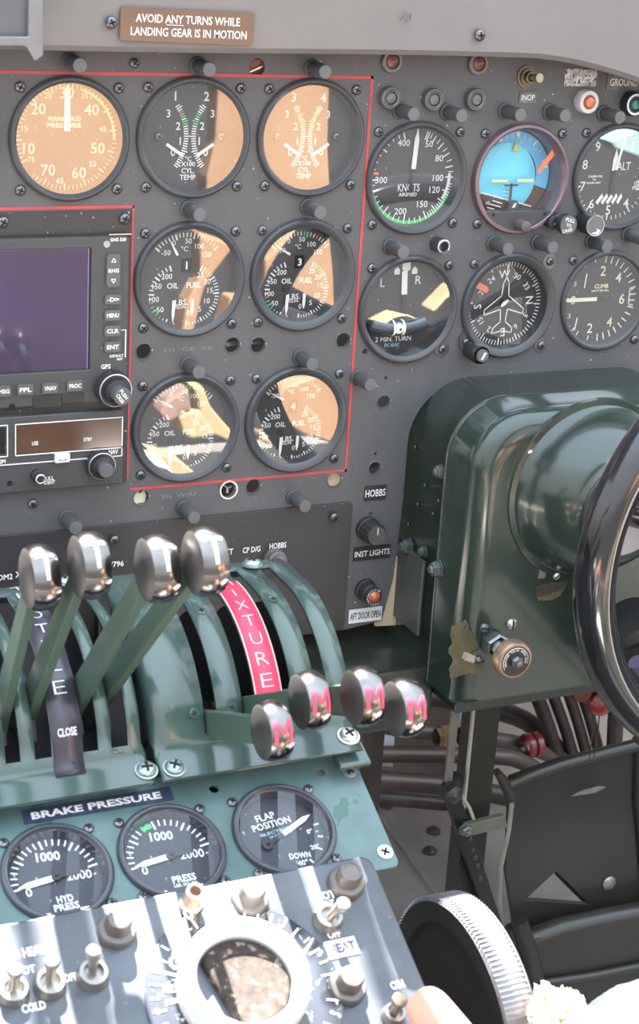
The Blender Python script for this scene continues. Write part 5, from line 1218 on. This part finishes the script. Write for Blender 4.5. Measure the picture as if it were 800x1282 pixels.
for px, py, lab in ((556, 922, 'brass union on the upper pipe, touching the push rod'), (586, 922, 'brass union on the upper pipe between push rod and column tube')):
    p = on_y(px, py, .29); t = thing('pipe_union', lab, 'fitting', p); m = MB(); T2 = Matrix.Rotation(-PI/2, 4, 'Z'); m.lathe([(.010, -.009), (.0135, -.008), (.0135, .004), (.011, .005), (.011, .010)], mat('union_brass', (.34, .25, .12), .35, .7), 6, T=T2, smooth=False); m.obj('union_nut', t)
REDK = mat('red_paint', (.20, .022, .018), .3, coat=.4)
p = on_y(666, 933, .28); t = thing('red_clamp', 'small red clamp on the upper pipe', 'clamp', p); m = MB(); m.lathe([(.012, -.010), (.014, -.008), (.014, -.002), (.011, 0), (.014, .002), (.014, .008), (.012, .010)], REDK, 16, Matrix.Rotation(-PI/2, 4, 'Z')); m.obj('clamp_band', t)
p = on_y(750, 877, -.03); t = thing('pull_ring', 'round dark red pull handle with two thin wires, hung beneath the housing', 'handle', p)
m = MB(); m.tube([(0, 0, .01), (-.004, 0, .418-p.z)], .004, PIPE2, 10); m.obj('stem', t)
m = MB(); m.lathe([(.0001, .010), (.008, .0095), (.0120, .006), (.0130, 0), (.011, -.006), (.001, -.008)], REDK, 28); m.obj('knob_body', t)
for s in (-1, 1): m = MB(); m.tube([(s*.002, 0, -.010), (s*.003, 0, -.03), (s*.002, 0, -.055)], .0006, PIPE2, 6); m.obj('wire', t)
p = on_y(724, 862, -.03); t = thing('drain_plug', 'dull red brown plug at the foot of the housing, beside the red handle', 'plug', p); m = MB(); m.lathe([(.0001, .009), (.009, .008), (.011, 0), (.010, -.008), (.001, -.009)], mat('cap_brown', (.12, .035, .025), .4), 24); m.obj('cap_body', t)
BLUE = mat('blue_cloth', (.28, .45, .72), .7, var=.3, vscale=60); PW = mat('pale_tag', (.62, .64, .72), .6)
def shard(pts, Y, mt, nm, label, cat): t = thing(nm, label, cat); m = MB(); m.poly([xz(px, py, Y) for px, py in pts], Y, mt, .003); m.obj('sheet', t); return t
shard([(577, 887), (592, 897), (592, 926), (587, 912), (577, 902)], .20, BLUE, 'blue_tag', 'light blue scrap showing between push rod and column tube', 'scrap')
shard([(465, 905), (482, 928), (480, 960), (462, 960)], .229, BLUE, 'blue_sleeve', 'blue scrap low beside the pedestal corner', 'scrap')
shard([(482, 921), (494, 923), (492, 960), (478, 958)], .2275, PW, 'white_tag', 'small white tag with a dark letter beside the pedestal corner', 'tag')
shard([(424, 818), (434, 812), (440, 826), (436, 838), (427, 836)], .01, mat('pale_blue_cloth', (.45, .55, .70), .7, var=.3), 'rag_corner', 'pale blue rag corner between the green cover and the housing', 'rag')
# bright lining seen through the slot beside the panel
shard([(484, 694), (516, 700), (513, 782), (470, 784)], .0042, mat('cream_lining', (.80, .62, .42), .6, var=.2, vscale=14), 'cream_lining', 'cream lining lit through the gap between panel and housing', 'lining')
# dark nose frame behind the pipes
t = thing('nose_frame', 'dark brown frame member across the nose behind the pipes', 'frame')
m = MB(); m.box((.88, .50, .62), (1.0, .02, .45), BROWN); m.box((.70, .46, .33), (.52, .02, .18), BROWN); m.obj('frame_web', t)
m = MB(); m.box((.88, .455, .385), (1.1, .05, .012), PIPE2); m.obj('frame_flange', t)
t = thing('insulation_panel', 'pale quilted insulation panel behind the slanting pipes', 'insulation')
m = MB()
m.grid(lambda u, v: (.93+.55*u, .425-.012*abs(math.sin(u*PI*5)*math.sin(v*PI*3)), .005+.36*v), 60, 40, mat('quilt_beige', (.42, .36, .31), .75, var=.2, vscale=12, bump=.3, bscale=60)); o = m.obj('quilt', t); sd = o.modifiers.new('thick', 'SOLIDIFY'); sd.thickness = .01; sd.offset = -1
# floor details
t = thing('floor_seam', 'slanting lapped seam with bolts on the metal floor', 'floor strip')
a, b = on_z(495, 1000, .004), on_z(600, 1140, .004); dd = (b-a).normalized()
m = MB(); qn = Vector((-dd.y, dd.x, 0))*.03; m.add([a+qn, b+qn, b-qn, a-qn, a+qn-Vector((0, 0, .006)), b+qn-Vector((0, 0, .006)), b-qn-Vector((0, 0, .006)), a-qn-Vector((0, 0, .006))], [(0, 1, 2, 3), (0, 4, 5, 1), (3, 2, 6, 7), (0, 3, 7, 4), (1, 5, 6, 2)], FLOOR_M); m.obj('lap_strip', t)
fb = MB(); fb.lathe([(.008, 0), (.008, .003), (.005, .006), (.0001, .007)], PIPE2, 10); FB = fb.mesh('floor_bolt')
for px, py in ((538, 1067), (543, 1042), (484, 1010), (592, 1120), (506, 1168)): P = on_z(px, py, .004); put('floor_bolt', FB, t, P, (-PI/2, 0, 0))
# rudder pedal
PG = mat('pedal_green', (.024, .0225, .018), .42, var=.12, vscale=10, coat=.3, bump=.05, bscale=60)
t = thing('rudder_pedal', 'large dark olive rudder pedal plate with rolled edges and a triangular cutout', 'pedal')
Y = .06
O = [xz(px, py, Y) for px, py in ((640, 974), (700, 952), (800, 928), (830, 1040), (850, 1135), (740, 1152), (646, 1172), (634, 1090))]
plate('pedal_plate', O, [[xz(px, py, Y) for px, py in ((656, 1127), (696, 1090), (741, 1133))]], .005, PG, t, (0, Y, 0), bev=.001)
def roll(pts, r, nm, m_=PG): m = MB(); m.tube([on_y(*q) for q in pts], r, m_, 16); m.obj(nm, t)
roll([(636, 982, Y), (660, 972, Y), (700, 958, Y), (760, 942, Y), (810, 930, Y)], .0062, 'rolled_edge')
roll([(622, 966, Y-.01), (628, 974, Y-.005), (637, 990, Y), (640, 1010, Y)], [.0035, .0045, .0060, .0050], 'curled_corner')
roll([(641, 1005, Y-.006), (637, 1040, Y-.008), (627, 1085, Y-.008), (625, 1130, Y-.006), (632, 1175, Y)], .0022, 'bright_edge', mat('edge_worn', (.30, .30, .26), .4, .4))
roll([(655, 1180, Y-.02), (700, 1163, Y-.02), (760, 1150, Y-.02), (830, 1138, Y-.02)], .0110, 'heel_roll')
m = MB(); m.poly([xz(px, py, .03) for px, py in ((662, 1178), (840, 1140), (860, 1290), (690, 1290))], .03, PG, .006); o = m.obj('heel_plate', t); bevel(o, .001)
roll([(672, 1232, .026), (740, 1222, .026), (840, 1202, .026)], .0045, 'heel_ridge')
roll([(650, 1152, .02), (664, 1196, .015), (672, 1232, .01), (678, 1270, .0)], .0080, 'side_rib'); roll([(640, 1160, .03), (650, 1200, .025), (658, 1240, .02)], .0065, 'side_rib')
roll([(802, 925, Y+.0), (800, 1000, Y), (806, 1060, Y), (812, 1140, Y)], .0080, 'side_post')
x, z = xz(765, 1108, Y-.004); MB().lathe([(.0075, 0), (.006, .001), (.0001, .0012)], BARE, 16).obj('bare_spot', t, (x, Y-.001, z))
x, z = xz(733, 988, Y-.008); MB().poly([(-.018, -.002), (-.008, .002), (.012, .0035), (.020, .001), (.008, -.003)], 0, mat('scuffed', (.16, .16, .14), .6, var=.3, vscale=200), .0006).obj('scuff', t, (x, Y-.0125, z))
m = MB(); m.tube([on_y(697, 1092, .10), on_y(745, 1140, .10)], .003, PIPE2, 8); m.obj('rear_brace', t)

# ------------------------------------------------------------------ hand pinching the lower switch
SKIN = mat('skin', (.62, .30, .21), .45, var=.05); NAIL = mat('nail', (.80, .52, .44), .3)
t = thing('person', 'sunlit bare hand reaching in from below to pinch the switch marked ON', 'person')
def up(px, py, h): return on_p(px, py, BO+PN*h, PN)
wrist = up(690, 1470, .060); palm = up(640, 1395, .055)
chains = []
def hand():
    V = []; E = []; Rr = []
    def add(p, r, par=None):
        V.append(p); Rr.append(r)
        if par is not None: E.append((par, len(V)-1))
        return len(V)-1
    root = add(palm, .026); w = add(wrist, .024, root); fa = add(up(760, 1600, .05), .030, w); add(up(860, 1760, .04), .036, fa)
    K = {}
    fingers = (('index', (612, 1345, .060), [(592, 1335, .046), (562, 1297, .036), (532, 1258, .026), (524, 1249, .024)], (.0125, .0125, .0122, .0115, .0080)),
               ('middle', (640, 1352, .066), [(618, 1305, .060), (600, 1310, .040), (596, 1330, .026)], (.0100, .0092, .0086, .0075)),
               ('ring', (668, 1364, .066), [(652, 1322, .062), (634, 1330, .042), (628, 1350, .028)], (.0095, .0088, .0082, .0072)),
               ('little', (694, 1384, .060), [(684, 1348, .058), (668, 1352, .042), (660, 1368, .030)], (.0085, .0078, .0072, .0064)),
               ('thumb', (600, 1400, .045), [(560, 1365, .036), (532, 1325, .028), (512, 1292, .021)], (.0120, .0108, .0098, .0084)))
    for nm, kn, js, rs in fingers:
        i = add(up(*kn), rs[0], root)
        for j, r in zip(js, rs[1:]): i = add(up(*j), r, i)
    return V, E, Rr
V, E, Rr = hand(); me = bpy.data.meshes.new('hand'); me.from_pydata(V, E, []); me.materials.append(SKIN); me.update()
o = put('hand', me, t); md = o.modifiers.new('skin', 'SKIN'); md.use_smooth_shade = True
for i, sv in enumerate(me.skin_vertices[0].data if me.skin_vertices else []): pass
if not me.skin_vertices:
    bm = bmesh.new(); bm.from_mesh(me); bm.verts.layers.skin.verify(); bm.to_mesh(me); bm.free()
for i, sv in enumerate(me.skin_vertices[0].data): sv.radius = (Rr[i], Rr[i]); sv.use_root = (i == 0)
sb = o.modifiers.new('sub', 'SUBSURF'); sb.levels = 2; sb.render_levels = 2
# ------------------------------------------------------------------ fleece and cloth at the lower right
def lump(name, label, cat, c, rx, ry, rz, mt, fluff, part):
    from mathutils import noise
    t = thing(name, label, cat); m = MB()
    def fn(u, v):
        a = u*2*PI; b = (v-.5)*PI; n = Vector((math.cos(b)*math.cos(a), math.cos(b)*math.sin(a), math.sin(b)))
        k = 1+fluff*(noise.noise(n*3+c*7)*.9+noise.noise(n*9)*.7+noise.noise(n*26)*.45)
        return (c.x+n.x*rx*k, c.y+n.y*ry*k, c.z+n.z*rz*k)
    m.grid(fn, 110, 70, mt); m.obj(part, t); return t
FLEECE = mat('fleece', (.50, .43, .35), .9, var=.15, vscale=120, bump=.8, bscale=260); CLOTH = mat('pale_cloth', (.85, .82, .77), .8, var=.04)
c = on_y(702, 1290, -.52); lump('fleece_trim', 'fluffy cream fleece tuft with ragged edge at the bottom, beside the trim wheel', 'fleece', c, .015, .022, .019, FLEECE, .30, 'fleece_pile')
c = on_y(850, 1338, -.50); lump('pale_cushion', 'smooth overexposed white cushion bulging into the lower corner', 'cushion', c, .062, .06, .043, CLOTH, .02, 'cushion_cover')

t = thing('bounce_dark_sheet', 'unseen dark sheet on the aft floor, added to cut sunlit bounce', 'dark sheet')  # added out of view so the sunlit floor reflects less in the housing
MB().box((.62, -.98, .002), (2.2, 1.5, .006), mat('bounce_dark', (.035, .033, .031), .8, var=.2)).obj('dark_sheet', t)
# ------------------------------------------------------------------ windscreen frame ahead of the glare shield, added reflection sheets behind the viewer
t = thing('windscreen_frame', 'grey windscreen frame standing over the glare shield, outside the picture', 'window frame')
def sun_pt(X, up_=.05, y=-.45):                          # where the sun ray through a point of the trim box crosses the windscreen
    z = PO.z+BU*PN.z + (PO.y-y)*0
    return X
for X, w in ((.376, .006), (.405, .014), (.262, .007), (.232, .010), (1.95, .04)):
    m = MB(); m.box((X-.0, .10, 1.36), (w, .02, .56), BEZEL); m.obj('frame_post', t)
m = MB(); m.box((1.05, .10, 1.66), (2.0, .03, .05), BEZEL); m.obj('frame_head', t)
TANREF = mat('tan_reflector', (.36, .215, .125), .55, var=.08, vscale=8, bump=.1, bscale=90); TANREFL = mat('tan_reflector_pale', (.44, .33, .19), .55, var=.15, vscale=9)  # tan tones of the unseen sheets that the gauge glass mirrors
t = thing('tan_reflection_pads', 'unseen tan sheets behind the viewer, added to reflect warmly in gauge glass', 'reflector')  # no real seat: added sheets, outlined so the gauge glass reflects tan shapes
def mir(px, py, Y=-1.2):
    """where the line of sight, turned back by a gauge glass in the panel plane, meets the plane Y behind the viewer"""
    P = on_y(px, py, 0.0); d = (P-CAM).normalized(); d.y = -d.y; q = P+d*((Y-P.y)/d.y); return (q.x, q.z)
def pad(pts, nm, mt=TANREF, th=.04, Y=-1.2): m = MB(); m.poly([mir(*p) for p in pts], Y, mt, th); o = m.obj(nm, t); bevel(o, .004, 2); return o
pad([(8, 90), (160, 90), (166, 262), (8, 262)], 'reflection_sheet')
pad([(260, 92), (322, 92), (330, 92), (398, 92), (396, 180), (400, 256), (330, 258), (244, 252), (246, 215), (256, 170)], 'reflection_sheet')
pad([(237, 285), (282, 300), (247, 345), (241, 362), (228, 418), (214, 415), (222, 370), (238, 338)], 'reflection_patch')
pad([(276, 364), (298, 366), (282, 398), (262, 410)], 'reflection_patch')
pad([(318, 352), (318, 318), (350, 284), (380, 276), (398, 284), (403, 335), (405, 380), (362, 364)], 'cushion')
pad([(198, 492), (224, 476), (228, 504), (198, 520), (188, 508)], 'reflection_strip', mat('rose_reflector', (.28, .18, .15), .6))
pad([(228, 474), (242, 474), (252, 500), (275, 527), (290, 541), (280, 545), (256, 535), (228, 540), (220, 534), (207, 506), (238, 505), (236, 492)], 'reflection_strip', TANREFL)
pad([(174, 552), (212, 564), (240, 588), (232, 598), (200, 592), (180, 572)], 'reflection_strip', TANREFL)
pad([(318, 506), (344, 474), (382, 462), (420, 480), (428, 522), (422, 552), (366, 534), (340, 518)], 'cushion')
pad([(316, 532), (345, 548), (340, 556), (314, 542)], 'reflection_strip', TANREFL)
pad([(524, 381), (552, 352), (556, 355), (528, 384)], 'reflection_sliver', TANREFL); pad([(456, 400), (482, 387), (512, 394), (510, 396), (484, 391), (460, 403)], 'reflection_sliver', TANREFL)
PBL = mat('pale_blue_reflector', (.22, .33, .35), .8)
t = thing('blue_reflection_pads', 'unseen pale blue sheets behind the viewer, added to reflect in gauge glass', 'blanket')  # unseen sheets, added for bluish reflections in the right-hand gauges
pad([(744, 172), (780, 156), (812, 160), (812, 204), (770, 188), (752, 182)], 'blue_reflection_sheet', PBL); pad([(772, 322), (776, 306), (782, 306), (778, 322)], 'blue_reflection_sheet', PBL)
